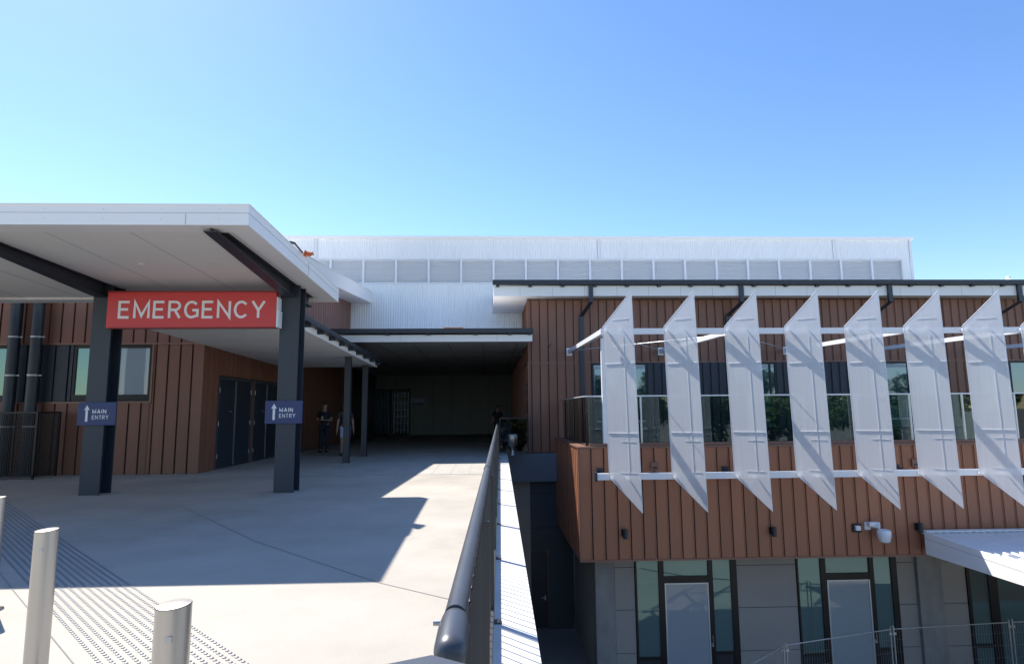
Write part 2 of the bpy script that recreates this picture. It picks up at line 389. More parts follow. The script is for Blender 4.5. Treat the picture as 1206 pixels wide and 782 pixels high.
# ------------------------------------------------------------------ balustrade
bt = thing('balustrade', 'long dark grey balustrade with fat round handrail and thin bars along the plaza edge', 'balustrade', rl(0, 1.3, 0))
def hr(v): return -.103
h = MB(tr=rl); RT = 1.06
h.tube((-.100, 1.40, RT), (-.100, 21.2, RT), .0240, 24)
h.build('handrail', M['railgrey'], bt)
for v in (4.75, 7.9, 11.2, 14.4, 18.2):
    s_ = MB(tr=rl); s_.tube((-.1, v-.018, RT), (-.1, v+.018, RT), .0275, 20); s_.build('sleeve_joint', M['railgrey'], bt)
e = MB(tr=rl); prof = [(.0240, 1.47), (.0246, 1.45), (.0270, 1.42), (.0305, 1.39), (.0325, 1.365), (.033, 1.34), (.033, 1.27), (.030, 1.25), (.02, 1.24), (.004, 1.238)]
n_ = 24; vs = [(-.1+r*cos(2*pi*i/n_), v-.0, RT-.004+r*sin(2*pi*i/n_)-(1.47-v)*.10) for r, v in prof for i in range(n_)]
e.add(vs, [(k_*n_+i, k_*n_+(i+1) % n_, (k_+1)*n_+(i+1) % n_, (k_+1)*n_+i) for k_ in range(len(prof)-1) for i in range(n_)], True)
e.add(vs[-n_:], [list(range(n_))]); e.tube((-.1, 1.30, RT-.03), (-.1, 1.30, .01), .028, 18); e.build('rail_end', M['railgrey'], bt)
e = MB(tr=rl); e.tube((-.132, 1.39, RT-.01), (-.146, 1.39, RT-.01), .006, 10); e.build('grub_screw', M['galv'], bt)
bar0 = None; rest_b = MB(tr=rl)
for i in range(172):
    v = 1.45+i*.1148
    if i < 100:
        if bar0 is None:
            b = MB(tr=rl); b.tube((-.078, v, .10), (-.078, v, RT-.02), .0052, 8, caps=False); bar0 = b.build('bar', M['blade'], bt, origin=rl(-.078, v, .1))
        else:
            c = bar0.copy(); COL.objects.link(c); c.location = Vector(rl(-.078, v, .1))-bt.location
    else: rest_b.tube((-.078, v, .10), (-.078, v, RT-.02), .0052, 6, caps=False)
o = rest_b.build('far_bars', M['blade'], bt); o['kind'] = 'stuff'
b = MB(tr=rl); b.box(-.103, -.053, 1.4, 21.2, .075, .105); b.build('bottom_rail', M['blade'], bt, .003)
for i, v in enumerate((2.72, 4.6, 6.5, 8.4, 10.2, 12.0, 13.9, 15.8, 17.7, 19.6)):
    b = MB(tr=rl)
    b.box(-.105, -.050, v-.010, v+.010, .006, RT-.03); b.box(-.105, .0, v-.04, v+.04, .0062, .016)
    b.build('post', M['blade'], bt, .002)
    s_ = MB(tr=rl)
    for dv in (-.026, .026): s_.tube((-.022, v+dv, .016), (-.022, v+dv, .03), .007, 8)
    s_.build('anchor_bolt', M['galv'], bt)
# the flat cap plate at the bottom edge of the view
pl = thing('post_cap_plate', 'flat blue grey steel plate with dark bolt hole, just below the handrail end', 'steel plate', (-.11, 1.2, 0))
m = MB(); m.prism_z([(-.26, .97), (-.02, .88), (-.02, 1.075), (-.100, 1.130), (-.26, 1.054)], 1.075, 1.083); m.build('plate', M['railgrey'], pl, .002)
m = MB(); m.tube((-.150, 1.071, 1.0832), (-.150, 1.071, 1.086), .012, 16); m.build('bolt_hole', M['black'], pl)
m = MB(); m.box(-.20, -.12, .95, 1.03, .01, 1.074); m.build('stem', M['railgrey'], pl)

# ------------------------------------------------------------------ front canopy with its columns
ca = thing('entrance_canopy', 'large flat white canopy on dark steel columns over the emergency entrance', 'canopy', (-7, 11, 0))
XR, XL, YF, YB = -3.30, -16.0, 8.35, 13.5
def zt(y): return 4.34+(y-YF)*(4.17-4.34)/(YB-YF)
FT = .285
m = MB(); w = .33
# fascia ring: four mitred boxes
def slab(mb, x0, x1, y0, y1, o0, o1):
    mb.hexa([(x0, y0, zt(y0)+o0), (x1, y0, zt(y0)+o0), (x1, y1, zt(y1)+o0), (x0, y1, zt(y1)+o0), (x0, y0, zt(y0)+o1), (x1, y0, zt(y0)+o1), (x1, y1, zt(y1)+o1), (x0, y1, zt(y1)+o1)])
slab(m, XL, XR, YF, YF+w, -FT, -.003); slab(m, XR-w, XR, YF+w, YB-w, -FT, -.003); slab(m, XL, XR, YB-w, YB, -FT, -.003); slab(m, XL, XL+w, YF+w, YB-w, -FT, -.003)
m.build('fascia', M['fascia'], ca)
m = MB(); slab(m, XL-.012, XR+.012, YF-.012, YB+.012, -.003, .012); 
m.build('roof', M['fascia'], ca)
m = MB(); slab(m, XL-.004, XR+.004, YF-.004, YB+.004, -.118, -.112); m.build('fascia_joint', M['trimline'], ca)
m = MB()
for x in (-4.15, -7.6): slab(m, x-.004, x+.004, YF-.006, YF+.002, -FT+.01, -.13)
for y in (11.2,): slab(m, XR-.002, XR+.006, y-.004, y+.004, -FT+.01, -.02)
m.build('fascia_joint', M['trimline'], ca)
m = MB(); slab(m, XL+w, XR-w, YF+w, YB-w, -FT+.045, -FT+.075); m.build('soffit', M['soffit'], ca)
m = MB()
for x in (-5.15, -6.35, -8.6, -9.8, -12.2): slab(m, x-.004, x+.004, YF+w, YB-w, -FT+.041, -FT+.046)
m.build('soffit_joint', M['trimline'], ca)
for x, y in ((-7.15, 10.5), (-5.92, 10.5), (-4.73, 10.5), (-9.6, 10.5), (-5.92, 12.6), (-9.6, 12.6)):
    if x == -5.92 and y == 10.5:
        m = MB(); m.lathe([(.03, -.02), (.035, 0)], (x, y, zt(y)-FT+.045), 12); m.build('smoke_sensor', M['white'], ca); continue
    z = zt(y)-FT+.045
    m = MB(); m.lathe([(.085, -.008), (.10, -.001)], (x, y, z), 20); d = m.build('downlight', M['white'], ca)
    m = MB(); m.lathe([(.06, -.011), (.065, -.007)], (x, y, z), 20); m.build('lens', M['lens'], d)
def zs(y): return zt(y)-FT+.044
def beam(cx):
    m = MB()
    ys = (YF+.12, 11.75, YB-.34)
    dp = (.10, .27, .22)
    for (a, da), (b_, db) in zip(zip(ys, dp), zip(ys[1:], dp[1:])):
        for (x0, x1, o0a, o1a, o0b, o1b) in ((cx-.01, cx+.01, -da+.014, 0, -db+.014, 0), (cx-.1, cx+.1, -da, -da+.014, -db, -db+.014), (cx-.1, cx+.1, -.014, 0, -.014, 0)):
            m.hexa([(x0, a, zs(a)+o0a), (x1, a, zs(a)+o0a), (x1, b_, zs(b_)+o0b), (x0, b_, zs(b_)+o0b), (x0, a, zs(a)+o1a), (x1, a, zs(a)+o1a), (x1, b_, zs(b_)+o1b), (x0, b_, zs(b_)+o1b)])
    m.build('beam', M['black'], ca)
def column(cx):
    m = MB(); y0, y1 = 11.98, 12.36; ztop = zs(12.1)-.02
    m.box(cx-.185, cx+.185, y0, y0+.022, 0, ztop); m.box(cx-.185, cx+.185, y1-.022, y1, 0, ztop); m.box(cx-.012, cx+.012, y0+.022, y1-.022, 0, ztop)
    c = m.build('column', M['steel'], ca, .003)
for cx in (-3.86, -7.42, -10.98): beam(cx); column(cx)

m = MB()
for i in range(16): 
    for z_ in (-.06, -.2): m.tube((-3.7-i*.78, YF-.004, zt(YF)+z_), (-3.7-i*.78, YF+.004, zt(YF)+z_), .006, 6)
m.build('fixing_screws', M['trimline'], ca)
# EMERGENCY sign
sg = thing('emergency_sign', 'long red sign reading EMERGENCY in white letters hung between the two canopy columns', 'sign', (-5.6, 11.8, 3.4))
m = MB(); m.box(-7.19, -4.045, 11.74, 11.86, 3.105, 3.775); m.build('panel', M['red'], sg, .006)
m = MB(); m.box(-7.19, -4.045, 11.735, 11.865, 3.776, 3.80); m.build('top_trim', M['redside'], sg)
m = MB(); m.box(-7.19, -4.045, 11.735, 11.865, 3.085, 3.104); m.build('bottom_trim', M['redside'], sg)
text('lettering', 'EMERGENCY', M['letter'], sg, -6.985, -4.235, 11.735, 3.265, 3.615, wt=.165, gap=.15)
m = MB(); m.box(-4.04, -4.0, 11.75, 11.97, 3.10, 3.42); m.box(-4.04, -4.02, 11.75, 11.97, 3.42, 3.68); m.build('bracket', M['white'], sg)
def entry_sign(x0, x1, label):
    z0, z1 = 1.285, 1.715
    t = thing('entry_sign', label, 'sign', ((x0+x1)/2, 11.95, z0), 'blue main entry signs on the canopy columns')
    m = MB(); m.box(x0, x1, 11.93, 11.96, z0, z1); m.build('panel', M['blue'], t, .003)
    wd = x1-x0; ax = x0+wd*.24; m = MB()
    m.add([(ax-.022, 11.925, z0+.07), (ax+.022, 11.925, z0+.07), (ax+.022, 11.925, z1-.14), (ax-.022, 11.925, z1-.14)], [(0, 1, 2, 3)])
    m.add([(ax-.052, 11.925, z1-.145), (ax+.052, 11.925, z1-.145), (ax, 11.925, z1-.055)], [(0, 1, 2)])
    m.build('arrow', M['letter'], t)
    text('lettering', 'MAIN', M['letter'], t, x0+wd*.38, x0+wd*.75, 11.927, z0+.215, z0+.297, wt=.24)
    text('lettering', 'ENTRY', M['letter'], t, x0+wd*.38, x0+wd*.82, 11.927, z0+.108, z0+.188, wt=.16)
    m = MB(); m.box((x0+x1)/2-.08, (x0+x1)/2+.08, 11.96, 11.979, z0+.05, z1-.05); m.build('bracket', M['steel'], t)
entry_sign(-7.70, -7.0, 'blue MAIN ENTRY sign with white arrow on the left canopy column, near the window')
entry_sign(-4.24, -3.54, 'blue MAIN ENTRY sign with white arrow on the right canopy column, near dark doors')

# bent orange thing at the roof edge
t = thing('orange_cloth', 'crumpled orange cloth with a black strap lying over the edge of the white canopy roof', 'cloth', (-3.3, 11.2, 4.26))
m = MB(); n = 9
pts = []
for i in range(n):
    for k_ in range(5):
        u = i/(n-1); v = k_/4
        pts.append((-3.42+u*.24, 10.80+v*.34+.05*sin(5*u), zt(11)+.02+.07*sin(u*6.5+v*2)**2+.05*v*random.random()+.03*random.random()))
m.add(pts, [(i*5+k_, (i+1)*5+k_, (i+1)*5+k_+1, i*5+k_+1) for i in range(n-1) for k_ in range(4)], True)
o = m.build('fabric', M['orange'], t); so_ = o.modifiers.new('s', 'SOLIDIFY'); so_.thickness = .02
m = MB(); m.tube((-3.33, 10.45, zt(10)+.09), (-3.30, 10.80, zt(11)+.05), .018, 8); m.tube((-3.36, 10.3, zt(10)+.07), (-3.33, 10.45, zt(10)+.09), .024, 8); m.build('strap', M['black'], t)

# ------------------------------------------------------------------ walkway canopy (second, lower roof)
wc = thing('walkway_canopy', 'low covered walkway roof with dark gutter running back past the dark double doors', 'canopy', (-5.5, 16, 0))
def z2(y): return 3.30-(y-13)*.024
def slab2(mb, x0, x1, y0, y1, o0, o1):
    mb.hexa([(x0, y0, z2(y0)+o0), (x1, y0, z2(y0)+o0), (x1, y1, z2(y1)+o0), (x0, y1, z2(y1)+o0), (x0, y0, z2(y0)+o1), (x1, y0, z2(y0)+o1), (x1, y1, z2(y1)+o1), (x0, y1, z2(y1)+o1)])
m = MB(); slab2(m, -7.2, -4.0, 12.75, 21.9, -.03, 0); m.build('soffit', M['soffit'], wc)
m = MB(); slab2(m, -4.0, -3.95, 12.75, 21.9, -.05, .10); slab2(m, -7.2, -4.0, 12.70, 12.749, -.05, .10); m.build('fascia', M['fascia'], wc)
m = MB(); slab2(m, -7.2, -3.97, 12.75, 21.9, .13, .15); m.build('roof', M['black'], wc)
m = MB(); slab2(m, -3.948, -3.80, 12.6, 21.95, .09, .21); m.build('gutter', M['black'], wc, .01)
for i in range(9):
    y = 13.2+i*1.05; m = MB(); slab2(m, -3.949, -3.78, y-.02, y+.02, .0, .088); m.build('gutter_bracket', M['black'], wc)
for x, y in ((-4.22, 18.68), (-4.22, 21.3)):
    m = MB(); m.box(x-.09, x+.09, y-.09, y+.09, 0, z2(y)-.032); c = m.build('post', M['black'], wc, .004)
    m = MB(); m.box(x-.12, x+.12, y-.12, y+.12, .001, .012); m.build('base_plate', M['black'], c)
m = MB()
for y in (15, 17.4, 19.8): slab2(m, -7.2, -4.0, y-.004, y+.004, -.034, -.031)
m.build('soffit_joint', M['trimline'], wc)
for x, y in ((-5.5, 14.2), (-5.5, 16.2), (-5.5, 18.2), (-4.6, 20.4)):
    m = MB(); m.lathe([(.07, -.04), (.085, -.03)], (x, y, z2(y)), 18); d = m.build('downlight', M['white'], wc)
    m = MB(); m.lathe([(.05, -.043), (.055, -.039)], (x, y, z2(y)), 16); m.build('lens', M['lens'], d)

# ------------------------------------------------------------------ left building
YW, XW = 15.86, -7.23
lb = thing('emergency_building', 'brown clad building with a window strip and dark double doors behind the white canopy', 'building', (-10, 20, 0))
m = MB(); m.box(-26, XW-.04, YW+.04, 40, -.02, 5.2); m.box(-26, -5.75, 17.04, 25.5, 3.5, 5.2); m.build('wall_backing', M['groove'], lb)
m = MB()
boards(m, -26, XW, 3.27, 5.2, YW); m.build('wall_cladding', M['brown'], lb)
m = MB(); boards(m, -26, -8.5, .01, 1.76, YW); boards(m, -8.50, XW, .01, 3.23, YW); m.build('wall_cladding', M['brown'], lb)
m = MB(); boards(m, -26, -5.71, 3.47, 5.2, 17.0); m.build('upper_wall_cladding', M['brown'], lb)
m = MB()
boards(m, YW+.035, 16.80, .01, 3.5, XW, face='y+'); boards(m, 19.12, 19.32, .01, 2.46, XW, face='y+'); boards(m, 21.56, 33, .01, 3.75, XW, face='y+')
boards(m, 16.80, 21.56, 2.50, 3.5, XW, face='y+'); m.build('wall_cladding', M['browny'], lb)
m = MB()
for k_ in range(57, 85): m.box(-5.742, -5.71, k_*.3+.013, k_*.3+.287, 3.47, 5.42+(k_*.3-14.2)*.086-.372)
m.build('upper_wall_cladding', M['browny'], lb)
m = MB(); m.box(-26, XW+.02, YW-.035, YW+.03, 3.225, 3.272); m.box(-26, -8.46, YW-.035, YW+.03, 1.755, 1.80); m.box(-8.50, -8.455, YW-.03, YW+.03, 1.80, 3.225); m.box(XW-.03, XW+.012, YW-.012, YW+.033, .01, 3.22)
m.build('flashing', M['trim'], lb)
m = MB(); m.box(-26, -8.5, YW+.02, YW+.10, 1.80, 3.225); m.build('window_surround', M['frame'], lb)
m = MB(); boards(m, -26, -12.6, 1.81, 3.215, YW-.012); m.build('dark_panel', M['darkpanel'], lb)
m = MB(); boards(m, -11.8, -10.45, 1.81, 3.215, YW-.012, pitch=.34); m.build('dark_panel', M['darkpanel'], lb)
def win_l(x0, x1, z0=1.84, z1=3.19):
    m = MB(); y = YW-.02
    for b_ in ((x0, x1, y, y+.06, z0, z0+.13), (x0, x1, y, y+.06, z1-.05, z1), (x0, x0+.06, y, y+.06, z0+.13, z1-.05), (x1-.05, x1, y, y+.06, z0+.13, z1-.05)): m.box(*b_)
    f = m.build('window', M['frame'], lb)
    m = MB(); m.add([(x0+.06, y+.03, z0+.13), (x1-.05, y+.03, z0+.13), (x1-.05, y+.03, z1-.05), (x0+.06, y+.03, z1-.05)], [(0, 1, 2, 3)]); m.build('pane', M['blindpane'] if x0 > -9.5 else M['panelow'], f)
win_l(-9.36, -8.51); win_l(-10.42, -9.40); win_l(-12.55, -11.85)
# dark double doors on the side
def dbl_door(y0, y1):
    m = MB(); m.box(XW-.04, XW+.025, y0, y0+.06, .01, 2.47); m.box(XW-.04, XW+.025, y1-.06, y1, .01, 2.47); m.box(XW-.04, XW+.025, y0+.06, y1-.06, 2.40, 2.47)
    d = m.build('double_door', M['railgrey'], lb)
    mid = (y0+y1)/2
    for a, b_, s_ in ((y0+.065, mid-.004, 1), (mid+.004, y1-.065, -1)):
        m = MB(); m.box(XW-.03, XW+.005, a, b_, .02, 2.395); m.build('leaf', M['black'], d)
        m = MB(); e_ = b_-.02 if s_ > 0 else a+.02
        m.box(XW+.006, XW+.016, e_-.008, e_+.008, .05, 2.38); m.build('edge_strip', M['galv'], d)
        m = MB()
        hy = a if s_ > 0 else b_
        for z in (.35, 1.2, 2.1): m.tube((XW+.022, hy, z-.06), (XW+.022, hy, z+.06), .014, 8)
        m.build('hinge', M['galv'], d)
    m = MB(); m.box(XW+.006, XW+.012, mid-.40, mid-.22, 1.52, 1.55); m.build('door_plate', M['galv'], d)
dbl_door(16.80, 19.12); dbl_door(19.32, 21.56)
# sloping roof with white verge
def zr(y): return 5.42+(y-14.2)*.086
m = MB(); XE = -4.85
for (x0, x1, o0, o1, nm, mt) in ((XE-.03, XE, -.42, .03, 'fascia', 'fascia'), (-26, XE-.03, -.40, -.37, 'soffit', 'soffit'), (-26, XE+.02, .031, .06, 'roof', 'fascia')):
    m = MB(); m.hexa([(x0, 14.2, zr(14.2)+o0), (x1, 14.2, zr(14.2)+o0), (x1, 25.55, zr(25.55)+o0), (x0, 25.55, zr(25.55)+o0), (x0, 14.2, zr(14.2)+o1), (x1, 14.2, zr(14.2)+o1), (x1, 25.55, zr(25.55)+o1), (x0, 25.55, zr(25.55)+o1)])
    m.build(nm, M[mt], lb)
m = MB(); m.box(-26, XE, 14.17, 14.199, zr(14.2)-.42, zr(14.2)+.03); m.build('fascia', M['fascia'], lb)

# dark pipes and cage at far left
for x, lab in ((-11.75, 'left of the two dark vertical drain pipes against the brown wall at the left edge'), (-11.22, 'right of the two dark vertical drain pipes against the brown wall, nearer the window')):
    t = thing('drain_pipe', lab, 'pipe', (x, 15.6, 0), 'dark drain pipes at the left wall')
    m = MB(); m.tube((x, 15.62, 0), (x, 15.62, 5.0), .13, 18); m.build('pipe', M['black'], t)
    for z in (1.2, 2.45, 3.4):
        m = MB(); m.tube((x, 15.62, z-.02), (x, 15.62, z+.02), .137, 18); m.box(x+.13, x+.2, 15.60, 15.64, z-.015, z+.015); m.build('clamp', M['galv'], t)
t = thing('mesh_cage', 'low black mesh cage round the foot of the drain pipes at the left wall', 'cage', (-11.3, 15.1, 0))
m = MB(); X0, X1, Y0, Y1, Z1 = -13.0, -10.55, 14.95, 15.75, 1.52
for x in (X0, X1-.04, -11.6): m.box(x, x+.04, Y0, Y0+.04, 0, Z1)
m.box(X0, X1, Y0, Y0+.04, Z1, Z1+.04); m.box(X0, X1, Y0, Y0+.04, .05, .09); m.box(X1-.04, X1, Y0+.041, Y1, Z1, Z1+.04); m.box(X1-.04, X1, Y1-.04, Y1, 0, Z1)
m.build('frame', M['frame'], t)
m = MB()
for i in range(62): x = X0+.04+i*.0385; m.box(x, x+.010, Y0+.012, Y0+.024, .09, Z1)
for i in range(19): y = Y0+.06+i*.0385; m.box(X1-.026, X1-.014, y, y+.010, .05, Z1)
for i in range(12): z = .2+i*.11; m.box(X0, X1-.04, Y0+.024, Y0+.03, z, z+.008)
m.build('mesh_infill', M['frame'], t)

# ------------------------------------------------------------------ tall white plant building behind, with the covered way under it
pb = thing('plant_building', 'tall white corrugated steel building with a long louvre band, rising behind the other roofs', 'building', (2, 26, 0))
YP = 25.6; XA, XB = -24.0, 18.45; TOPZ = 8.80
def corrugated(mb, x0, x1, z0, z1, y, p_=.10, d_=.022):
    xs = []; x = x0; k_ = 0
    prof = ((0, 0), (.022, 0), (.038, -d_), (.062, -d_), (.078, 0))
    while x < x1:
        for dx, dy in prof: xs.append((min(x+dx, x1), y+dy))
        x += p_
    xs.append((x1, y)); n_ = len(xs)
    mb.add([(a, b_, z0) for a, b_ in xs]+[(a, b_, z1) for a, b_ in xs], [(i, i+1, n_+i+1, n_+i) for i in range(n_-1)])
m = MB(); corrugated(m, XA, XB, 3.9, 6.82, YP); corrugated(m, XA, XB, 7.86, TOPZ-.06, YP); corrugated(m, XB-.42, XB, 6.82, 7.86, YP); m.build('wall', M['corr'], pb)
m = MB(); m.box(XA, XB-.01, YP+.12, 60, 3.9, TOPZ-.1); m.build('wall_backing', M['louvre'], pb)
m = MB(); m.box(XA, XB+.12, YP-.10, YP+.3, TOPZ-.06, TOPZ+.06); m.build('roof_capping', M['fascia'], pb)
m = MB(); m.box(XB, XB+.05, YP-.04, 60, 3.9, TOPZ-.07); m.box(XB-.06, XB, YP-.045, YP-.024, 3.9, TOPZ-.07); m.build('corner_flashing', M['white'], pb)
m = MB(); m.box(XA, XB-.42, YP-.045, YP+.01, 6.79, 6.84); m.box(XA, XB-.42, YP-.045, YP+.01, 7.84, 7.89); m.build('louvre_sill', M['white'], pb)
for x in (-7.26, 4.73, 15.02):
    m = MB(); m.box(x-.05, x+.05, YP-.06, YP-.026, 7.9, TOPZ-.07); m.build('cover_strip', M['white'], pb)
PW = 1.37; x = XB-.42-PW; lv = None
while x > -12:
    if lv is None:
        m = MB(); m.box(x, x+.05, YP-.04, YP+.06, 6.84, 7.84); m.box(x+PW-.04, x+PW, YP-.04, YP+.06, 6.84, 7.84); m.box(x+.05, x+PW-.04, YP-.03, YP+.06, 6.841, 6.85); m.box(x+.05, x+PW-.04, YP-.03, YP+.06, 7.83, 7.839)
        lv = m.build('louvre_panel', M['white'], pb, origin=(x, YP, 6.84))
        m = MB()
        for i in range(13):
            z = 6.85+i*.076; m.hexa([(x+.05, YP-.02, z), (x+PW-.04, YP-.02, z), (x+PW-.04, YP+.05, z+.06), (x+.05, YP+.05, z+.06), (x+.05, YP-.02, z+.008), (x+PW-.04, YP-.02, z+.008), (x+PW-.04, YP+.05, z+.068), (x+.05, YP+.05, z+.068)])
        m.build('slats', M['louvre'], lv)
    else:
        c = copy_tree(lv, pb); c.location = Vector((x, YP, 6.84))-pb.location
    x -= PW
# the covered way's inside
m = MB(); m.box(-14, 1.5, 39.9, 40.2, 0, 4.2); m.box(-14.2, -14, 32, 40.2, 0, 4.2); m.build('back_wall', M['passwall'], pb)
m = MB()
for i in range(1, 13): m.box(-12+i*1.2-.006, -12+i*1.2+.006, 39.89, 39.9, 0, 3.7)
m.build('panel_joint', M['groove'], pb)
m = MB(); m.box(-14, 1.6, 25.61, 40.2, 3.78, 3.9); m.build('ceiling', M['ceil'], pb)
m = MB()
for i in range(12): m.box(-11+i*1.2-.008, -11+i*1.2+.008, 21.2, 39.9, 3.772, 3.779)
m.build('ceiling_joint', M['groove'], pb)
d = MB(); d.box(-7.6, -7.5, 39.80, 39.89, 0, 2.9); d.box(-6.35, -6.15, 39.8, 39.89, 0, 2.9); d.box(-5.1, -5.0, 39.8, 39.89, 0, 2.9); d.box(-7.5, -5.1, 39.80, 39.89, 2.8, 2.9)
f = d.build('glazed_door', M['frame'], pb)
for x in (-7.5, -6.15):
    m = MB(); m.add([(x, 39.85, 0), (x+1.1, 39.85, 0), (x+1.1, 39.85, 2.8), (x, 39.85, 2.8)], [(0, 1, 2, 3)]); m.build('pane', M['pane'], f)
    m = MB()
    for i in range(5): m.box(x+.1+i*.22, x+.14+i*.22, 39.83, 39.845, .1, 2.7)
    for i in range(6): m.box(x+.1, x+1.0, 39.82, 39.829, .3+i*.42, .33+i*.42)
    m.build('glazing_bars', M['galv'] if x > -7 else M['darkpanel'], f)
ws = thing('wall_sign', 'small blue and white sign plate on the dark back wall beside the glazed door', 'sign', (-4.6, 39.85, 1.9))
m = MB(); m.box(-5.0, -4.1, 39.84, 39.88, 1.80, 2.30); m.build('panel', M['shorts'], ws)
m = MB(); m.box(-4.95, -4.15, 39.832, 39.839, 1.85, 2.02); m.build('stripe', M['blue'], ws)

# portal roof in front of it
pr = thing('link_roof', 'flat link roof with black gutter and white fascia over the dark covered way', 'roof', (-1.4, 21, 3.8))
YE = 20.55
m = MB(); m.box(-5.6, 1.47, YE, YE+.03, 3.79, 4.02); m.build('fascia', M['fascia'], pr)
m = MB()
for x in (-2.95, .28): m.box(x-.004, x+.004, YE-.003, YE, 3.8, 4.02)
m.build('fascia_joint', M['trimline'], pr)
m = MB(); m.box(-5.6, 1.50, YE-.16, YE-.001, 4.06, 4.22); m.build('gutter', M['black'], pr, .015)
for x in (-3.35, -2.0, -.42, .72, 1.38):
    m = MB(); m.box(x-.05, x+.05, YE-.12, YE-.001, 4.0, 4.058); m.build('gutter_bracket', M['black'], pr)
m = MB(); m.box(-5.6, 1.35, YE+.031, 25.57, 3.785, 3.81); m.build('soffit', M['ceil'], pr)
m = MB(); m.hexa([(-5.6, YE, 4.19), (1.40, YE, 4.19), (1.40, 25.57, 4.6), (-5.6, 25.57, 4.6), (-5.6, YE, 4.21), (1.40, YE, 4.21), (1.40, 25.57, 4.62), (-5.6, 25.57, 4.62)]); m.build('roof', M['white'], pr)
m = MB(); m.box(-9, -5.75, 25.4, 25.58, 3.3, 4.3); m.box(-7.2, -5.61, YE+.1, 25.58, 3.6, 3.8);  m.build('infill_panel', M['ceil'], pr)
os_ = thing('orange_board', 'short pale and orange board lying on the black gutter of the link roof', 'board', (-1.2, YE-.08, 4.22))
m = MB(); m.box(-1.5, -.84, YE-.15, YE-.02, 4.222, 4.245); m.build('board', M['orange'], os_)
m = MB(); m.box(-1.56, -.80, YE-.14, YE+.05, 4.246, 4.29); m.build('cover', M['white'], os_)

# ------------------------------------------------------------------ right building
rb = thing('clinic_building', 'brown clad two storey building on the right, with copper brown balcony box and fins', 'building', (3, 22, 0))
YU = 22.2; XC = 1.42; XE2 = 25.0
m = MB(); m.box(XC+.04, XE2, YU+.034, 40, -.3, 5.5); m.build('wall_backing', M['groove'], rb)
m = MB(); boards(m, XC, XE2, 3.21, 5.5, YU, pitch=.31); m.build('wall_cladding', M['brown'], rb)
for a, b_ in ((XC, 3.72), (16.78, 18.2)):
    m = MB(); boards(m, a, b_, 0, 3.17, YU, pitch=.31); m.build('wall_cladding', M['brown'], rb)
m = MB(); boards(m, YU+.035, 40, 0, 5.5, XC, pitch=.31, face='y-'); m.build('wall_cladding', M['browny'], rb)
m = MB(); m.box(XC-.01, XE2, YU-.012, YU+.03, 3.171, 3.209); m.box(XC-.012, XC, YU, 26, 3.171, 3.209); m.box(XC-.008, XC+.035, YU-.008, YU-.001, 0, 3.17); m.build('flashing', M['trim'], rb)
# upper windows and dark panels
m = MB(); 
for a, b_ in ((5.78, 8.92), (10.55, 14.30)):
    m = MB(); boards(m, a, b_, .2, 3.165, YU-.006, pitch=.30); m.build('dark_panel', M['darkpanel'], rb)
def win_u(x0, x1, mull=()):
    z0, z1 = .2, 3.165; y = YU-.01; m = MB()
    m.box(x0, x1, y, y+.05, z0, z0+.08); m.box(x0, x1, y, y+.05, z1-.07, z1); m.box(x0, x0+.06, y, y+.05, z0+.08, z1-.07); m.box(x1-.06, x1, y, y+.05, z0+.08, z1-.07)
    for q in mull: m.box(q-.03, q+.03, y, y+.05, z0+.08, z1-.07)
    f = m.build('window', M['frame'], rb)
    m = MB()
    e_ = [x0+.03]+list(mull)+[x1-.03]
    for a, b_ in zip(e_, e_[1:]): m.add([(a, y+.03, z0+.05), (b_, y+.03, z0+.05), (b_, y+.03, z1-.04), (a, y+.03, z1-.04)], [(0, 1, 2, 3)])
    m.build('pane', M['pane'], f)
    m = MB()
    for a, b_ in zip(e_, e_[1:]): m.box(a+.1, b_-.1, y-.004, y+.02, 1.05, 1.09)
    m.build('transom', M['alu'], f)
win_u(3.74, 5.76, (4.9,)); win_u(8.94, 10.53, (10.3,)); win_u(14.32, 16.76, (15.5,)); win_u(18.22, 20.6, (19.4,)); win_u(20.62, 24.8, (22.5,))
# roof, fascia, gutter
YG = 21.6
m = MB(); m.box(.19, 26, YG, YG+.03, 5.53, 5.90); m.box(.19, .22, YG+.031, 25.55, 5.53, 5.90); m.build('fascia', M['fascia'], rb)
m = MB()
for i in range(22): x = 1.13+i*1.16; m.box(x-.005, x+.005, YG-.003, YG, 5.53, 5.88)
m.build('fascia_joint', M['trimline'], rb)
m = MB(); m.box(.221, 26, YG+.031, YU-.001, 5.54, 5.57); m.box(.221, XC-.001, YU, 25.55, 5.54, 5.57); m.build('soffit', M['soffit'], rb)
m = MB(); m.box(.15, 26, YG-.17, YG-.001, 5.92, 6.09); m.build('gutter', M['black'], rb, .015)
for i in range(22):
    x = .33+i*1.16; m = MB(); m.box(x-.06, x+.06, YG-.13, YG-.001, 5.85, 5.918); m.build('gutter_bracket', M['black'], rb)
m = MB(); m.hexa([(.2, YG, 6.02), (26, YG, 6.02), (26, 32, 6.45), (.2, 32, 6.45), (.2, YG, 6.10), (26, YG, 6.10), (26, 32, 6.53), (.2, 32, 6.53)])
for i in range(85):
    x = .3+i*.3; m.hexa([(x, YG-.03, 6.10), (x+.07, YG-.03, 6.10), (x+.07, 32, 6.53), (x, 32, 6.53), (x+.015, YG-.03, 6.125), (x+.055, YG-.03, 6.125), (x+.055, 32, 6.555), (x+.015, 32, 6.555)])
m.build('roof', M['louvre'], rb)
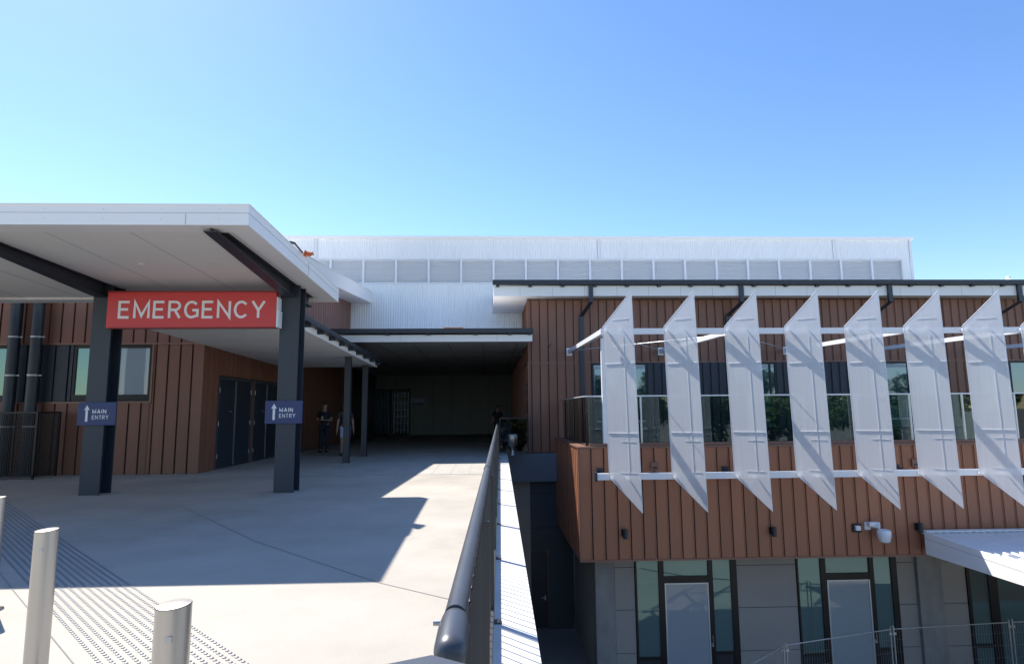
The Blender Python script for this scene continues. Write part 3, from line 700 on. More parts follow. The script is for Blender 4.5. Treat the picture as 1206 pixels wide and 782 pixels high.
for x0, x1 in ((3.66, 3.38), (9.12, 8.80), (14.62, 14.3), (19.5, 19.1)):
    m = MB(); w_ = .075
    m.box(x0-w_, x0+w_, YG-.11, YG-.005, 5.30, 5.918)
    m.hexa([(x0-w_, YG-.11, 5.31), (x0+w_, YG-.11, 5.31), (x0+w_, YG-.005, 5.31), (x0-w_, YG-.005, 5.31)][::1] and [(x1-w_, YU-.11, 4.86), (x1+w_, YU-.11, 4.86), (x1+w_, YU-.012, 4.86), (x1-w_, YU-.012, 4.86), (x0-w_, YG-.11, 5.30), (x0+w_, YG-.11, 5.30), (x0+w_, YG-.005, 5.30), (x0-w_, YG-.005, 5.30)])
    m.box(x1-w_, x1+w_, YU-.11, YU-.012, .1, 4.86)
    m.build('downpipe', M['steel'], rb)
# balcony box
YB1 = 16.5; XB1 = 2.38; ZT = .50; ZB = -2.42
m = MB(); m.box(XB1+.034, XE2, YB1+.034, YU-.05, ZB+.02, .02); m.box(XB1+.034, XE2, YB1+.034, YB1+.18, .02, ZT-.03); m.box(XB1+.034, XB1+.18, YB1+.181, YU-.05, .02, ZT-.03); m.build('balcony_backing', M['groove'], rb)
m = MB(); boards(m, XB1, XE2, ZB+.05, ZT-.03, YB1, pitch=.337); m.build('balcony_cladding', M['copper'], rb)
m = MB(); boards(m, YB1+.035, YU-.01, ZB+.05, ZT-.03, XB1, pitch=.337, face='y-'); m.build('balcony_cladding', M['coppery'], rb)
m = MB(); m.box(XB1-.03, XE2, YB1-.03, YB1+.24, ZT-.028, ZT+.02); m.box(XB1-.03, XB1+.24, YB1+.241, YU-.04, ZT-.028, ZT+.02); m.build('parapet_cap', M['trim'], rb, .006)
m = MB(); m.box(XB1+.3, XE2, YB1+.10, YB1+.22, ZT+.021, ZT+.10); m.build('upstand', M['trim'], rb)
m = MB(); m.box(XB1-.03, XE2, YB1-.02, YB1+.06, ZB, ZB+.048); m.box(XB1-.03, XB1+.04, YB1+.061, YU-.04, ZB, ZB+.048); m.box(XB1-.028, XB1+.012, YB1-.018, YB1+.03, ZB+.05, ZT-.03); m.build('flashing', M['trim'], rb)
for x in (4.38, 11.47):
    m = MB(); m.box(x-.10, x+.10, YB1-.06, YB1-.001, -.10, .10); v_ = m.build('vent', M['trim'], rb)
    m = MB(); m.box(x-.06, x+.06, YB1-.064, YB1-.061, -.06, -.02); m.build('vent_slot', M['frame'], v_)
# lower floor
YL = 18.0; XL2 = 2.97
m = MB(); m.box(XL2+.02, XE2, YL+.08, 22.25, LOW+.01, ZB-.01); m.build('lower_wall_backing', M['frame'], rb)
m = MB(); m.box(XL2, 3.52, YL-.06, YL+.55, LOW, ZB-.001); m.build('column', M['offform'], rb, .01)
m = MB(); m.box(12.25, 12.95, YL-.10, YL+.5, LOW, ZB-.001); m.build('column', M['offform'], rb, .01)
m = MB(); m.box(XL2-.001, XL2+.02, YL+.551, 22.25, LOW+.01, ZB-.001); m.build('side_wall', M['panel'], rb)
def fc(x0, x1):
    m = MB(); zz = [LOW+.02, -5.24, -4.09, -2.94, ZB-.005]
    for a, b_ in zip(zz, zz[1:]): m.box(x0+.006, x1-.006, YL, YL+.02, a+.007, b_-.007)
    m.build('wall_panel', M['panel'], rb)
for a, b_ in ((3.53, 4.10), (7.03, 8.75), (11.70, 12.24), (12.96, 13.72)): fc(a, b_)
def doorset(x0, x1, dx0, dx1, lit=True):
    zt_ = ZB-.006; zh = -3.37
    y0, y1 = YL-.03, YL+.05
    m = MB()
    m.box(x0, x0+.05, y0, y1, LOW, zt_); m.box(x1-.17, x1, y0, y1, LOW, zt_)
    m.box(dx0-.16, dx0-.01, y0-.004, y1, LOW, zt_); m.box(dx1+.01, dx1+.14, y0-.004, y1, LOW, zt_)
    m.box(dx0-.01, dx1+.01, y0+.002, y1, zh, zh+.17)
    m.box(x0+.05, dx0-.16, y0, y1, -5.42, -5.34); m.box(dx1+.14, x1-.17, y0, y1, -5.32, -5.24)
    d = m.build('doorset', M['frame'], rb)
    m = MB(); m.box(x0+.05, dx0-.16, y0+.03, y1-.01, LOW+.02, -5.42); m.build('kick_panel', M['black'], d)
    m = MB(); m.box(dx1+.14, x1-.17, y0+.03, y1-.01, LOW+.02, -5.32); m.build('kick_panel', M['black'], d)
    y = YL+.01
    for a, b_, c_, e_, mt in ((x0+.05, dx0-.16, -5.34, zt_, 'panelow'), (dx1+.14, x1-.17, -5.24, zt_, 'panelow'), (dx0-.01, dx1+.01, zh+.17, zt_, 'panelow')):
        m = MB(); m.add([(a, y, c_), (b_, y, c_), (b_, y, e_), (a, y, e_)], [(0, 1, 2, 3)]); m.build('pane', M[mt], d)
    m = MB(); f_ = .035
    m.box(dx0, dx0+f_, y0-.012, y0+.02, LOW+.03, zh-.01); m.box(dx1-f_, dx1, y0-.012, y0+.02, LOW+.03, zh-.01); m.box(dx0+f_, dx1-f_, y0-.012, y0+.02, zh-.045, zh-.01); m.box(dx0+f_, dx1-f_, y0-.012, y0+.02, LOW+.03, LOW+.2)
    l = m.build('door_leaf', M['alu'], d)
    m = MB(); m.add([(dx0+f_, y0+.004, LOW+.2), (dx1-f_, y0+.004, LOW+.2), (dx1-f_, y0+.004, zh-.045), (dx0+f_, y0+.004, zh-.045)], [(0, 1, 2, 3)]); m.build('pane', M['blindpane'], d)
    m = MB(); m.tube((dx1+.05, y0-.05, LOW+1.0), (dx1+.05, y0-.05, LOW+1.22), .012, 8); m.tube((dx1+.05, y0-.05, LOW+1.02), (dx1+.05, y0, LOW+1.02), .01, 8); m.tube((dx1+.05, y0-.05, LOW+1.2), (dx1+.05, y0, LOW+1.2), .01, 8); m.box(dx1+.02, dx1+.08, y0-.02, y0-.005, LOW+.9, LOW+1.0); m.build('handle', M['stainless'], d)
doorset(4.11, 7.02, 4.94, 6.19); doorset(8.76, 11.69, 9.62, 10.87)
# glazed screen under the awning
m = MB(); m.box(13.73, 13.82, YL-.03, YL+.05, LOW, ZB-.006); m.box(14.36, 14.62, YL-.035, YL+.05, LOW, ZB-.006); m.box(16.3, 16.42, YL-.03, YL+.05, LOW, ZB-.006); m.box(13.82, 14.36, YL-.03, YL+.05, -5.3, -5.2); m.box(13.82, 14.36, YL-.03, YL+.05, -5.9, -5.8)
d = m.build('shopfront', M['frame'], rb)
m = MB(); m.add([(13.82, YL+.01, LOW), (14.36, YL+.01, LOW), (14.36, YL+.01, ZB), (13.82, YL+.01, ZB)], [(0, 1, 2, 3)]); m.build('pane', M['panelow'], d)
m = MB(); m.add([(14.62, YL+.01, LOW), (16.3, YL+.01, LOW), (16.3, YL+.01, ZB), (14.62, YL+.01, ZB)], [(0, 1, 2, 3)]); m.build('pane', M['panelow'], d)
m = MB(); m.box(16.43, XE2, YL, YL+.03, LOW, ZB-.01); m.build('wall_panel', M['panel'], rb)

# trench end wall and its door
rw = thing('retaining_wall', 'grey concrete wall closing the sunken gap between the plaza edge and the balcony box', 'wall', (1.5, 22.3, LOW))
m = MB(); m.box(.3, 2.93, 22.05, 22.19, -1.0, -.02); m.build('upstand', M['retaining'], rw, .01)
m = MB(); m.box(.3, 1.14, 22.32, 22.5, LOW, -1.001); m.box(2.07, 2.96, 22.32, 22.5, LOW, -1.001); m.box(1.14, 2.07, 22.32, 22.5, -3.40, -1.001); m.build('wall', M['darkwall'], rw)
m = MB(); m.box(.3, 2.96, 22.314, 22.319, -1.42, -1.405); m.box(.3, 2.96, 22.314, 22.319, -2.62, -2.60); m.build('joint', M['groove'], rw)
m = MB(); m.box(1.16, 2.05, 22.40, 22.46, LOW+.01, -3.42); d = m.build('door', M['black'], rw)
m = MB(); m.tube((1.95, 22.36, LOW+1.02), (1.80, 22.36, LOW+1.02), .012, 8); m.box(1.92, 1.97, 22.37, 22.399, LOW+.94, LOW+1.1); m.build('handle', M['stainless'], d)

# glass balustrade on the balcony
gb = thing('glass_balustrade', 'clear glass balustrade with slim silver top rail round the balcony behind the white fins', 'balustrade', (2.6, 16.72, ZT))
m = MB(); m.tube((2.62, 16.72, 1.85), (24.8, 16.72, 1.85), .02, 8); m.tube((2.62, 16.72, 1.85), (2.62, 22.1, 1.85), .02, 8); m.build('top_rail', M['alu'], gb)
x = 2.66
while x < 24:
    m = MB(); m.box(x, x+1.44, 16.715, 16.727, ZT+.03, 1.83); m.build('glass_panel', M['clear'], gb)
    m = MB(); m.box(x+1.45, x+1.49, 16.70, 16.74, ZT+.10, 1.83); m.build('post', M['alu'], gb)
    x += 1.5
y = 16.80
while y < 21.5:
    m = MB(); m.box(2.615, 2.627, y, y+1.26, ZT+.03, 1.83); m.build('glass_panel', M['clear'], gb); y += 1.3
# ------------------------------------------------------------------ sunshade frame and fins
sf = thing('sunshade_rack', 'white steel rack of long beams and struts standing off the balcony behind the fins', 'sunshade', (2.9, 15.6, 3.4))
m = MB(); m.box(2.86, XE2, 15.50, 15.60, 3.40, 3.55); m.build('top_beam', M['white'], sf, .004)
m = MB(); m.box(2.68, XE2, 15.50, 15.60, -.24, -.08); m.build('bottom_beam', M['white'], sf, .004)
for x in (2.93, 6.28, 10.94, 14.12, 18.3, 22):
    m = MB(); m.hexa([(x-.06, 15.601, 3.41), (x+.06, 15.601, 3.41), (x+.06, YU-.02, 3.52), (x-.06, YU-.02, 3.52), (x-.06, 15.601, 3.54), (x+.06, 15.601, 3.54), (x+.06, YU-.02, 3.65), (x-.06, YU-.02, 3.65)])
    m.box(x-.10, x+.10, YU-.019, YU-.002, 3.44, 3.72)
    m.build('strut', M['white'], sf)
    m = MB(); m.box(x-.05, x+.05, 15.601, 16.49, -.21, -.11); m.box(x-.09, x+.09, 16.47, 16.498, -.29, -.03); m.build('bracket', M['black'], sf)
m = MB(); m.box(2.62, 2.679, 15.46, 15.64, -.27, -.05); m.build('end_plate', M['black'], sf)
m = MB(); m.box(3.06, 3.19, 16.56, 16.70, ZT+.10, 3.42); m.build('post', M['white'], sf)
m = MB(); m.tube((2.95, 21.9, 3.6), (6.28, 15.7, 3.40), .014, 6); m.tube((2.95, 15.7, 3.42), (6.2, 21.9, 3.6), .012, 6); m.tube((6.3, 15.7, 3.42), (10.9, 21.9, 3.6), .012, 6); m.build('tie_rod', M['alu'], sf)
fin_words = ['leftmost perforated white fin, free of the shadow of any neighbour',
             'second perforated white fin from the left, in front of the first glass bays',
             'third perforated white fin from the left, just right of the double downpipe kink',
             'fourth perforated white fin from the left, above the second wall lamp',
             'fifth perforated white fin from the left, its lower tip above the security camera',
             'sixth perforated white fin from the left, its lower tip above the third wall lamp',
             'seventh perforated white fin from the left, above the corner of the awning',
             'rightmost perforated white fin, cut off by the right edge of the picture']
def fin():
    x0, y0, x1, y1 = 2.88, 15.32, 3.545, 14.84
    t = thing('sunshade_fin', fin_words[0], 'sun fin', (x0, y0, 0), 'perforated white fins in front of the balcony')
    ln = lambda z: (3.5-z)*.018
    q = [(x0+ln(-.15), y0, -.15), (x1+ln(-.94), y1, -.94), (x1+ln(4.40), y1, 4.40), (x0+ln(3.56), y0, 3.56)]
    n_ = Vector((y0-y1, x1-x0, 0)).normalized()*-.004
    m = MB(); m.add([tuple(Vector(p_)-n_*.5) for p_ in q]+[tuple(Vector(p_)+n_*.5) for p_ in q], [(0, 1, 2, 3)])
    m.build('panel', M['perf'], t)
    # folded edges, stiffening rails and fixings on the back of the sheet
    def P(u, z, o=.0): 
        a = Vector((x0+(x1-x0)*u+ln(z), y0+(y1-y0)*u, z)); nn = Vector((y0-y1, x1-x0, 0)).normalized()
        return a+nn*o
    m = MB()
    for a, b_ in (((0, -.15), (1, -.94)), ((1, -.94), (1, 4.40)), ((1, 4.40), (0, 3.56)), ((0, 3.56), (0, -.15))):
        m.tube(P(*a), P(*b_), .007, 6)
    m.build('folded_edge', M['white'], t)
    m = MB()
    for z in (2.62, .92): m.tube(P(.03, z, .012), P(.97, z, .012), .009, 4)
    m.build('sheet_joint', M['white'], t)
    m = MB()
    for u0, u1, z in ((.35, .85, 3.72), (.45, .9, .72), (.35, .9, -.02)): m.tube(P(u0, z, .008), P(u1, z, .008), .005, 6)
    m.tube(P(.66, -.02, .008), P(.66, 3.3, .008), .005, 6)
    m.build('stiffener', M['white'], t)
    m = MB()
    for z in (3.48, -.16): a = P(.12, z, .02); m.box(a.x-.02, a.x+.03, a.y+.0, 15.499, z-.02, z+.02); a = P(.62, z, .02); m.box(a.x-.012, a.x+.012, a.y, 15.499, z-.012, z+.012)
    m.build('fixing_bracket', M['white'], t)
    return t
f0 = fin()
for i in range(1, 8):
    c = copy_tree(f0); c.location = f0.location+Vector((1.56*i, 0, 0)); c['label'] = fin_words[i]

# wall lamps, camera, sensor
def wall_lamp(x, z, lab):
    t = thing('wall_lamp', lab, 'wall light', (x, YB1, z), 'small black wall lamps on the copper brown box')
    m = MB(); m.box(x-.05, x+.05, YB1-.03, YB1-.001, z-.09, z+.09); m.build('back_plate', M['frame'], t, .004)
    m = MB(); m.tube((x+.03, YB1-.13, z-.13), (x+.03, YB1-.13, z+.11), .062, 16); m.build('body', M['black'], t)
    m = MB(); m.tube((x+.03, YB1-.13, z-.134), (x+.03, YB1-.13, z-.131), .045, 14); m.build('lens', M['dome'], t)
wall_lamp(3.50, -1.70, 'black wall lamp low on the copper brown box below the leftmost fins')
wall_lamp(7.42, -1.70, 'black wall lamp on the copper brown box between the third and fourth fins')
wall_lamp(11.36, -1.66, 'black wall lamp on the copper brown box beside the awning corner')
t = thing('security_camera', 'white security camera on a bent arm fixed to the copper brown box', 'camera', (10.1, YB1, -1.7))
m = MB(); m.box(9.94, 10.10, YB1-.04, YB1-.001, -1.72, -1.52); m.build('wall_plate', M['white'], t, .008)
m = MB(); m.tube((10.02, YB1-.03, -1.58), (10.20, YB1-.26, -1.60), .06, 14); m.box(9.98, 10.26, YB1-.20, YB1-.05, -1.60, -1.50); m.build('arm', M['white'], t, .01)
m = MB(); m.lathe([(.125, -.27), (.135, -.26), (.165, -.10), (.165, .0), (.14, .03), (.05, .05)], (10.27, YB1-.32, -1.70), 24); m.build('housing', M['white'], t)
m = MB(); m.sphere((10.27, YB1-.32, -1.965), .09, 16, 8, (1, 1, .45)); m.build('dome', M['dome'], t)
t = thing('junction_box', 'small white sensor box on a dark plate immediately left of the security camera', 'sensor', (9.72, YB1, -1.66))
m = MB(); m.box(9.60, 9.86, YB1-.03, YB1-.001, -1.78, -1.56); m.build('back_plate', M['frame'], t, .01)
m = MB(); m.box(9.66, 9.79, YB1-.12, YB1-.031, -1.72, -1.60); m.build('box', M['white'], t, .012)
t = thing('roof_vent', 'small white vent pipe poking above the gutter line at the right', 'vent', (19.9, 22.4, 6.1))
m = MB(); m.tube((19.9, 22.4, 6.05), (19.9, 22.4, 6.38), .05, 10); m.build('pipe', M['white'], t)
m = MB(); m.lathe([(.09, .26), (.09, .33), (.03, .38)], (19.9, 22.4, 6.05), 12); m.build('cowl', M['white'], t)

# ------------------------------------------------------------------ awning at lower right
aw = thing('side_awning', 'white ribbed metal awning projecting over the glazed lower entrance at the right edge', 'awning', (11.4, 16.3, -2))
AX, AY0, AY1 = 11.42, 11.6, 16.3
def za(y): return -1.97+(y-AY0)*.045
m = MB(); m.hexa([(AX, AY0, za(AY0)-.34), (AX+.04, AY0, za(AY0)-.34), (AX+.04, AY1, za(AY0)-.36), (AX, AY1, za(AY0)-.36), (AX, AY0, za(AY0)), (AX+.04, AY0, za(AY0)), (AX+.04, AY1, za(AY1)), (AX, AY1, za(AY1))])
m.box(AX+.041, 20, AY0, AY0+.04, za(AY0)-.34, za(AY0)); m.build('fascia', M['fascia'], aw)
m = MB(); m.hexa([(AX-.004, AY0, za(AY0)-.12), (AX-.001, AY0, za(AY0)-.12), (AX-.001, AY1, za(AY1)-.17), (AX-.004, AY1, za(AY1)-.17), (AX-.004, AY0, za(AY0)-.11), (AX-.001, AY0, za(AY0)-.11), (AX-.001, AY1, za(AY1)-.16), (AX-.004, AY1, za(AY1)-.16)]); m.build('fascia_joint', M['trimline'], aw)
m = MB(); x = AX+.04; prof = ((0, 0), (.06, 0), (.085, .045), (.125, .045), (.15, 0)); xs = []
while x < 19.9:
    for dx, dz in prof: xs.append((x+dx, dz))
    x += .2
n_ = len(xs); m.add([(a, AY0+.041, za(AY0)-.09+d_) for a, d_ in xs]+[(a, AY1, za(AY1)-.06+d_) for a, d_ in xs], [(i, i+1, n_+i+1, n_+i) for i in range(n_-1)]); m.build('roof', M['corr'], aw)
m = MB(); m.box(AX, 20, AY1+.001, AY1+.1, za(AY1)-.06, za(AY1)+.03); m.box(AX, 20, AY1-.10, AY1, za(AY1)+.003, za(AY1)+.03); m.build('flashing', M['fascia'], aw)
m = MB(); m.box(AX+.041, 20, AY0+.05, AY1, za(AY0)-.33, za(AY0)-.31); m.build('soffit', M['soffit'], aw)
m = MB(); m.box(AX+.4, AX+.5, AY1+.1, YL-.11, za(AY0)-.25, za(AY0)-.12); m.box(15.4, 15.5, AY1+.1, YL-.01, za(AY0)-.25, za(AY0)-.12); m.build('hanger', M['white'], aw)

# ------------------------------------------------------------------ temporary fence panels
FP = [(3.9, 12.6), (6.95, 15.08), (10.13, 15.97), (13.48, 16.27), (16.9, 16.4)]
fw = ['leftmost wire mesh fence panel, mostly below the bottom edge of the picture', 'wire mesh fence panel crossing in front of the second pair of doors', 'wire mesh fence panel in front of the concrete pillar under the awning', 'wire mesh fence panel cut off by the right edge of the picture']
for i in range(4):
    a = Vector((*FP[i], LOW)); b_ = Vector((*FP[i+1], LOW)); d_ = (b_-a).normalized(); L_ = (b_-a).length
    t = thing('temporary_fence', fw[i], 'fence', tuple((a+b_)/2), 'galvanised temporary fence panels')
    A = a+d_*.05; B = b_-d_*.05; up = Vector((0, 0, 1))
    m = MB()
    for q in (A, B): m.tube(q+up*.08, q+up*2.02, .019, 10)
    m.tube(A+up*1.95, B+up*1.95, .016, 8); m.tube(A+up*.2, B+up*.2, .016, 8); m.build('frame', M['galv'], t)
    m = MB(); nn = int(L_/.075)
    for k_ in range(1, nn): q = A+(B-A)*(k_/nn); m.tube(q+up*.2, q+up*1.95, .002, 3, caps=False)
    for k_ in range(1, 6): m.tube(A+up*(.2+k_*.3), B+up*(.2+k_*.3), .002, 3, caps=False)
    m.build('mesh', M['galv'], t)
    m = MB()
    for z in (1.85, .6): q = b_+up*z; m.box(q.x-.09, q.x+.09, q.y-.03, q.y+.03, q.z-.03, q.z+.03)
    m.tube(b_+up*1.83+Vector((0, -.05, 0)), b_+up*2.06+Vector((0, -.05, 0)), .008, 6)
    m.build('clamp', M['galv'], t)
    m = MB(); m.box(b_.x-.3, b_.x+.3, b_.y-.11, b_.y+.11, LOW+.002, LOW+.13); m.build('foot', M['offform'], t, .01)

# ------------------------------------------------------------------ gate panel, bin, trolley at the end of the balustrade
t = thing('gate_panel', 'dark glass gate panel closing the gap between the balustrade and the brown wall', 'gate', (.85, 21.6, 0))
m = MB(); m.box(.36, 1.38, 21.58, 21.62, 1.20, 1.24); m.box(.36, .40, 21.58, 21.62, 0, 1.2); m.box(1.34, 1.38, 21.58, 21.62, 0, 1.2); m.build('frame', M['frame'], t)
m = MB(); m.box(.41, 1.33, 21.595, 21.605, .08, 1.19); m.build('glass', M['dkglass'], t)
t = thing('litter_bin', 'small polished steel ashtray bin standing before the dark gate panel', 'bin', (.80, 21.15, 0))
m = MB(); m.lathe([(.10, 0), (.10, .02), (.06, .05), (.06, .25), (.16, .32), (.18, .62), (.175, .64)], (.80, 21.15, 0), 24); m.build('body', M['stainless'], t)
m = MB(); m.lathe([(.18, 0), (.185, .02), (.14, .05)], (.80, 21.15, .641), 24); m.build('rim', M['galv'], t)
t = thing('door_strip', 'slim black door strip with silver hinges at the corner of the brown wall', 'panel', (1.41, 22.5, 1))  # narrow black strip added for the dark side door at the wall corner
m = MB(); m.box(1.375, 1.405, 22.3, 22.55, 1.05, 2.45); m.build('strip', M['frame'], t)
m = MB()
for z in (1.3, 1.9, 2.25): m.box(1.36, 1.374, 22.34, 22.50, z, z+.05)
m.build('hinge', M['galv'], t)

# ------------------------------------------------------------------ people
def skin_mesh(name, verts, edges, radii, mat, parent, lv_=2):
    me = bpy.data.meshes.new(name); w = wloc(parent)
    me.from_pydata([tuple(Vector(v)) for v in verts], edges, []); me.materials.append(mat)
    o = bpy.data.objects.new(name, me); COL.objects.link(o); o.parent = parent
    sk = o.modifiers.new('skin', 'SKIN'); sk.use_smooth_shade = True
    for i, r in enumerate(radii):
        r_ = r if isinstance(r, tuple) else (r, r)
        me.skin_vertices[0].data[i].radius = r_
    me.skin_vertices[0].data[0].use_root = True
    sb = o.modifiers.new('sub', 'SUBSURF'); sb.levels = lv_; sb.render_levels = lv_
    return o
def person(loc, rz, k, label, arms, stride, top, bottom, short, sleeve=True):
    """arms: per side (elbow offset, hand offset) from the shoulder; figure faces -Y before rotation"""
    t = thing('person', label, 'person', loc); t.rotation_euler = (0, 0, rz); t.scale = (k, k, k)
    J = {}; V = []; Ed = []; Ra = []
    def v(n_, p_, r, par=None):
        J[n_] = len(V); V.append(Vector(p_)); Ra.append(r)
        if par: Ed.append((J[par], J[n_]))
    v('pelvis', (0, 0, .95), (.155, .11)); v('waist', (0, .0, 1.10), (.135, .10), 'pelvis'); v('chest', (0, .0, 1.30), (.165, .115), 'waist'); v('top', (0, .005, 1.44), (.11, .08), 'chest')
    v('neck', (0, 0, 1.53), .055, 'top'); v('jaw', (0, -.015, 1.59), .072, 'neck'); v('head', (0, -.01, 1.68), (.085, .10), 'jaw'); v('crown', (0, 0, 1.755), .055, 'head')
    for s_, nm in ((-1, 'l'), (1, 'r')):
        st = stride*s_
        v('hip'+nm, (.09*s_, 0, .90), .10, 'pelvis'); v('knee'+nm, (.10*s_, -.03-st*.45, .49), .062, 'hip'+nm); v('calf'+nm, (.10*s_, .0-st*.7, .33), .057, 'knee'+nm); v('ank'+nm, (.10*s_, .02-st, .09), .040, 'calf'+nm)
        v('foot'+nm, (.11*s_, -.13-st, .035), (.045, .032), 'ank'+nm)
        e_, h_ = arms[nm]
        sh = Vector((.19*s_, 0, 1.42)); v('sh'+nm, sh, .058, 'top'); el = sh+Vector(e_); ha = el+Vector(h_)
        v('el'+nm, el, .041, 'sh'+nm); v('wr'+nm, ha, .026, 'el'+nm)
        d_ = (ha-el).normalized(); v('palm'+nm, ha+d_*.07, (.036, .018), 'wr'+nm)
        side = d_.cross(Vector((0, 0, 1))).normalized() if abs(d_.z) < .9 else Vector((0, 1, 0))
        for q in range(4):
            b_ = ha+d_*.10+side*(.024-.016*q); l_ = (.055, .066, .06, .045)[q]
            v('f%d%s' % (q, nm), b_, .009, 'palm'+nm); v('g%d%s' % (q, nm), b_+d_*l_*.55+Vector((0, 0, -.006)), .0085, 'f%d%s' % (q, nm)); v('h%d%s' % (q, nm), b_+d_*l_+Vector((0, 0, -.022)), .0075, 'g%d%s' % (q, nm))
        v('t'+nm, ha+d_*.05+side*.04, .010, 'palm'+nm); v('u'+nm, ha+d_*.085+side*.055, .008, 't'+nm)
    skin_mesh('body', V, Ed, Ra, M['skin'], t)
    def sub(name, names, grow, mat, cut=None):
        idx = {n_: i for i, n_ in enumerate(names)}; vs = [V[J[n_]].copy() for n_ in names]; rs = []
        for n_ in names:
            r = Ra[J[n_]]; rs.append(tuple(q+grow for q in r) if isinstance(r, tuple) else r+grow)
        inv = {J[n_]: i for n_, i in idx.items()}
        es = [(inv[a], inv[b_]) for a, b_ in Ed if a in inv and b_ in inv]
        if cut:
            for n_, par, f_ in cut: vs[idx[n_]] = V[J[par]].lerp(V[J[n_]], f_)
        return skin_mesh(name, vs, es, rs, mat, t)
    sub('shirt', ['waist', 'pelvis', 'chest', 'top', 'shl', 'ell', 'shr', 'elr'], .014, top, [('ell', 'shl', .7), ('elr', 'shr', .7)])
    leg = ['pelvis', 'hipl', 'kneel', 'hipr', 'kneer'] + ([] if short else ['calfl', 'ankl', 'calfr', 'ankr'])
    sub('shorts' if short else 'trousers', leg, .016, bottom, [('kneel', 'hipl', .8), ('kneer', 'hipr', .8)] if short else None)
    m = MB(); m.sphere((0, .012, 1.705), .1, 16, 10, (.92, 1.08, .88)); 
    me_o = m.build('hair', M['hair'], None); me_o.parent = t; me_o.location = (0, .018, .008)
    m = MB()
    for s_ in (-1, 1):
        m.sphere((.032*s_, -.098, 1.69), .011, 8, 6); 
    e_ = m.build('eyes', M['frame'], None); e_.parent = t
    m = MB(); m.sphere((0, -.112, 1.66), .016, 8, 6, (.8, 1, 1.4)); m.sphere((0, -.095, 1.615), .02, 8, 6, (1.2, .5, .3))
    for s_ in (-1, 1): m.sphere((.088*s_, .0, 1.67), .024, 8, 6, (.35, .7, 1.2))
    e_ = m.build('face', M['skin'], None); e_.parent = t
    m = MB()
    for s_ in (-1, 1): st = stride*s_; m.sphere((.108*s_, -.07-st, .045), .075, 12, 8, (.75, 1.9, .6))
    e_ = m.build('shoes', M['shoe'], None); e_.parent = t
    return t
hold = dict(l=((-.06, .02, -.28), (.16, -.20, .02)), r=((.06, .02, -.28), (-.16, -.20, .02)))
hang = dict(l=((-.06, .02, -.29), (-.02, -.05, -.25)), r=((.06, .02, -.29), (.02, -.05, -.25)))
p1 = person((-6.12, 23.4, 0), .1, 1.03, 'person in dark clothes standing with both forearms raised in front, left of the thin posts', hold, .0, M['tshirt'], M['trousers'], False)
p2 = person((-4.93, 21.6, 0), .25, 1.0, 'person in pale blue shorts and dark top walking, half hidden behind the first thin post', hang, .12, M['shirt2'], M['shorts'], True)
p3 = person((.42, 30, 0), 0, .97, 'person in dark clothes standing in the deep shade beyond the end of the balustrade', hang, .0, M['tshirt'], M['trousers'], False)
ph = thing('phone', 'small pale phone held by the standing person in dark clothes', 'phone', (-6.12, 23.13, 1.22))
m = MB(); m.box(-6.155, -6.085, 23.10, 23.112, 1.20, 1.34); m.build('case', M['galv'], ph, .003)
bag = thing('shopping_bag', 'pale blue bag on the ground beside the person beyond the balustrade', 'bag', (.80, 29.5, 0))
m = MB(); m.hexa([(.62, 29.4, .0), (1.02, 29.4, .0), (1.02, 29.62, .0), (.62, 29.62, .0), (.56, 29.36, .95), (1.08, 29.36, .9), (1.06, 29.66, .92), (.58, 29.66, .97)]); m.build('body', M['shorts'], bag, .03)
m = MB(); m.tube((.7, 29.5, .93), (.76, 29.5, 1.15), .012, 6); m.tube((.76, 29.5, 1.15), (.90, 29.5, 1.15), .012, 6); m.tube((.90, 29.5, 1.15), (.96, 29.5, .93), .012, 6); m.build('handle', M['shorts'], bag)

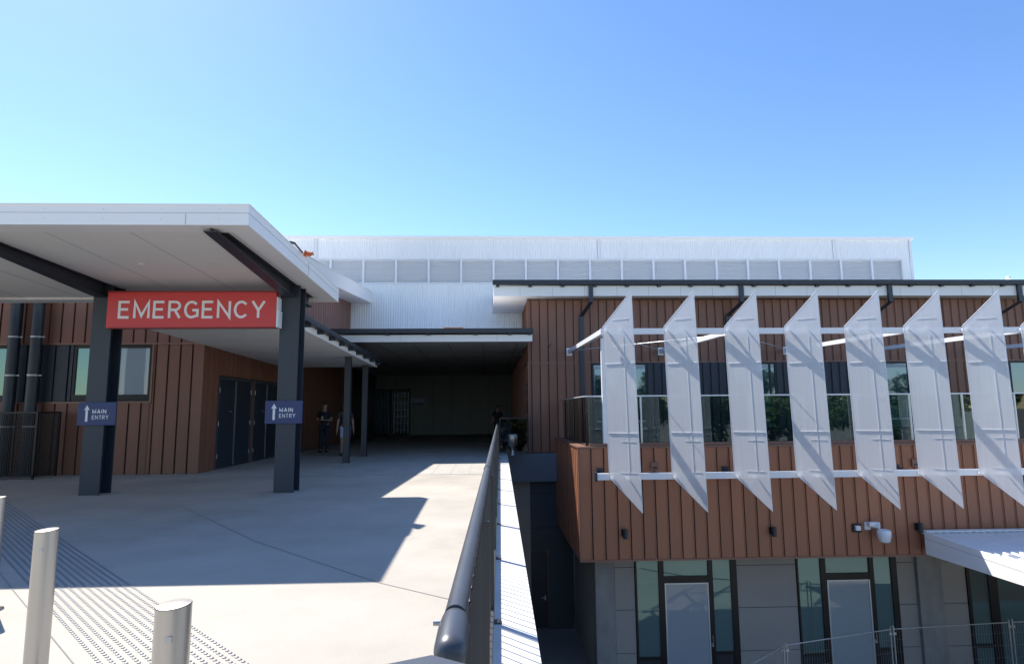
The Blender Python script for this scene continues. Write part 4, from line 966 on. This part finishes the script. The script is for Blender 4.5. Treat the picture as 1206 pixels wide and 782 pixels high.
# ------------------------------------------------------------------ what the panes mirror: trees and a red hoarding behind the viewer
def leaf_mesh(name, R_, H_, n_, seed):
    rnd = random.Random(seed); m = MB()
    cl = [(Vector((rnd.gauss(0, .45)*R_, rnd.gauss(0, .45)*R_, rnd.uniform(.15, .9)*H_)), rnd.uniform(.22, .42)*R_) for _ in range(16)]
    for _ in range(n_):
        c, r = rnd.choice(cl); d_ = Vector((rnd.gauss(0, 1), rnd.gauss(0, 1), rnd.gauss(0, .8))).normalized()*r*rnd.uniform(.6, 1.05); q = c+d_
        a = Vector((rnd.gauss(0, 1), rnd.gauss(0, 1), rnd.gauss(0, 1))).normalized(); b_ = a.orthogonal().normalized(); s_ = rnd.uniform(.13, .26)
        m.add([q-a*s_, q+b_*s_*.5, q+a*s_, q-b_*s_*.5], [(0, 1, 2, 3)])
    return m
tr_spots = [(-27, -26, 0, 4.2), (-20, -23, 0, 5.0), (-13, -26, 0, 4.4), (-6, -24, 0, 4.0), (3, -20, LOW, 9.2), (8, -18, LOW, 9.8), (13, -21, LOW, 9.0), (18, -19, LOW, 10), (23, -18, LOW, 9.3), (28, -20, LOW, 9.8), (34, -18, LOW, 9.2), (40, -21, LOW, 9.8)]
tree0 = None
tw = ['at the left end', 'second', 'third', 'fourth', 'fifth', 'sixth', 'seventh', 'eighth', 'ninth', 'tenth', 'eleventh', 'at the right end']
for i, (x, y, z, hh) in enumerate(tr_spots):
    lab = 'leafy tree behind the viewer, %s of the row mirrored in the windows' % tw[i]
    if tree0 is None:
        tree0 = thing('tree', lab, 'tree', (0, 0, 0), 'trees mirrored in the windows')
        m = leaf_mesh('crown', 3.2, 6, 5200, 3); 
        m.v = [(a, b_, c+3) for a, b_, c in m.v]; m.build('crown', M['leaf'], tree0)
        m = MB(); m.tube((0, 0, 0), (.1, 0, 3.2), .22, 10, .15)
        for q in range(6): a = q*1.05; m.tube((.1, 0, 2.6+q*.2), (1.9*cos(a), 1.9*sin(a), 5.2+q*.4), .09, 7, .03)
        m.build('trunk', M['bark'], tree0)
        t = tree0
    else: t = copy_tree(tree0); t['label'] = lab
    t.location = (x, y, z); t.scale = (hh/8,)*3; t.rotation_euler = (0, 0, i*1.3)
t = thing('red_hoarding', 'red site hoarding with pale numerals mirrored in the glass under the awning', 'hoarding', (20, 12.44, LOW))
m = MB(); m.box(16.2, 24, 12.40, 12.48, -5.75, -4.25); m.build('panel', M['hoard'], t)
nm_ = MB(); text('numerals', '98', M['letter'], t, 19.0, 19.75, 12.486, -5.35, -4.75, wt=.13)
m = MB()
for x in (16.4, 20, 23.8): m.box(x-.05, x+.05, 12.30, 12.399, LOW, -4.3)
m.build('post', M['galv'], t)

bpy.context.view_layer.update()
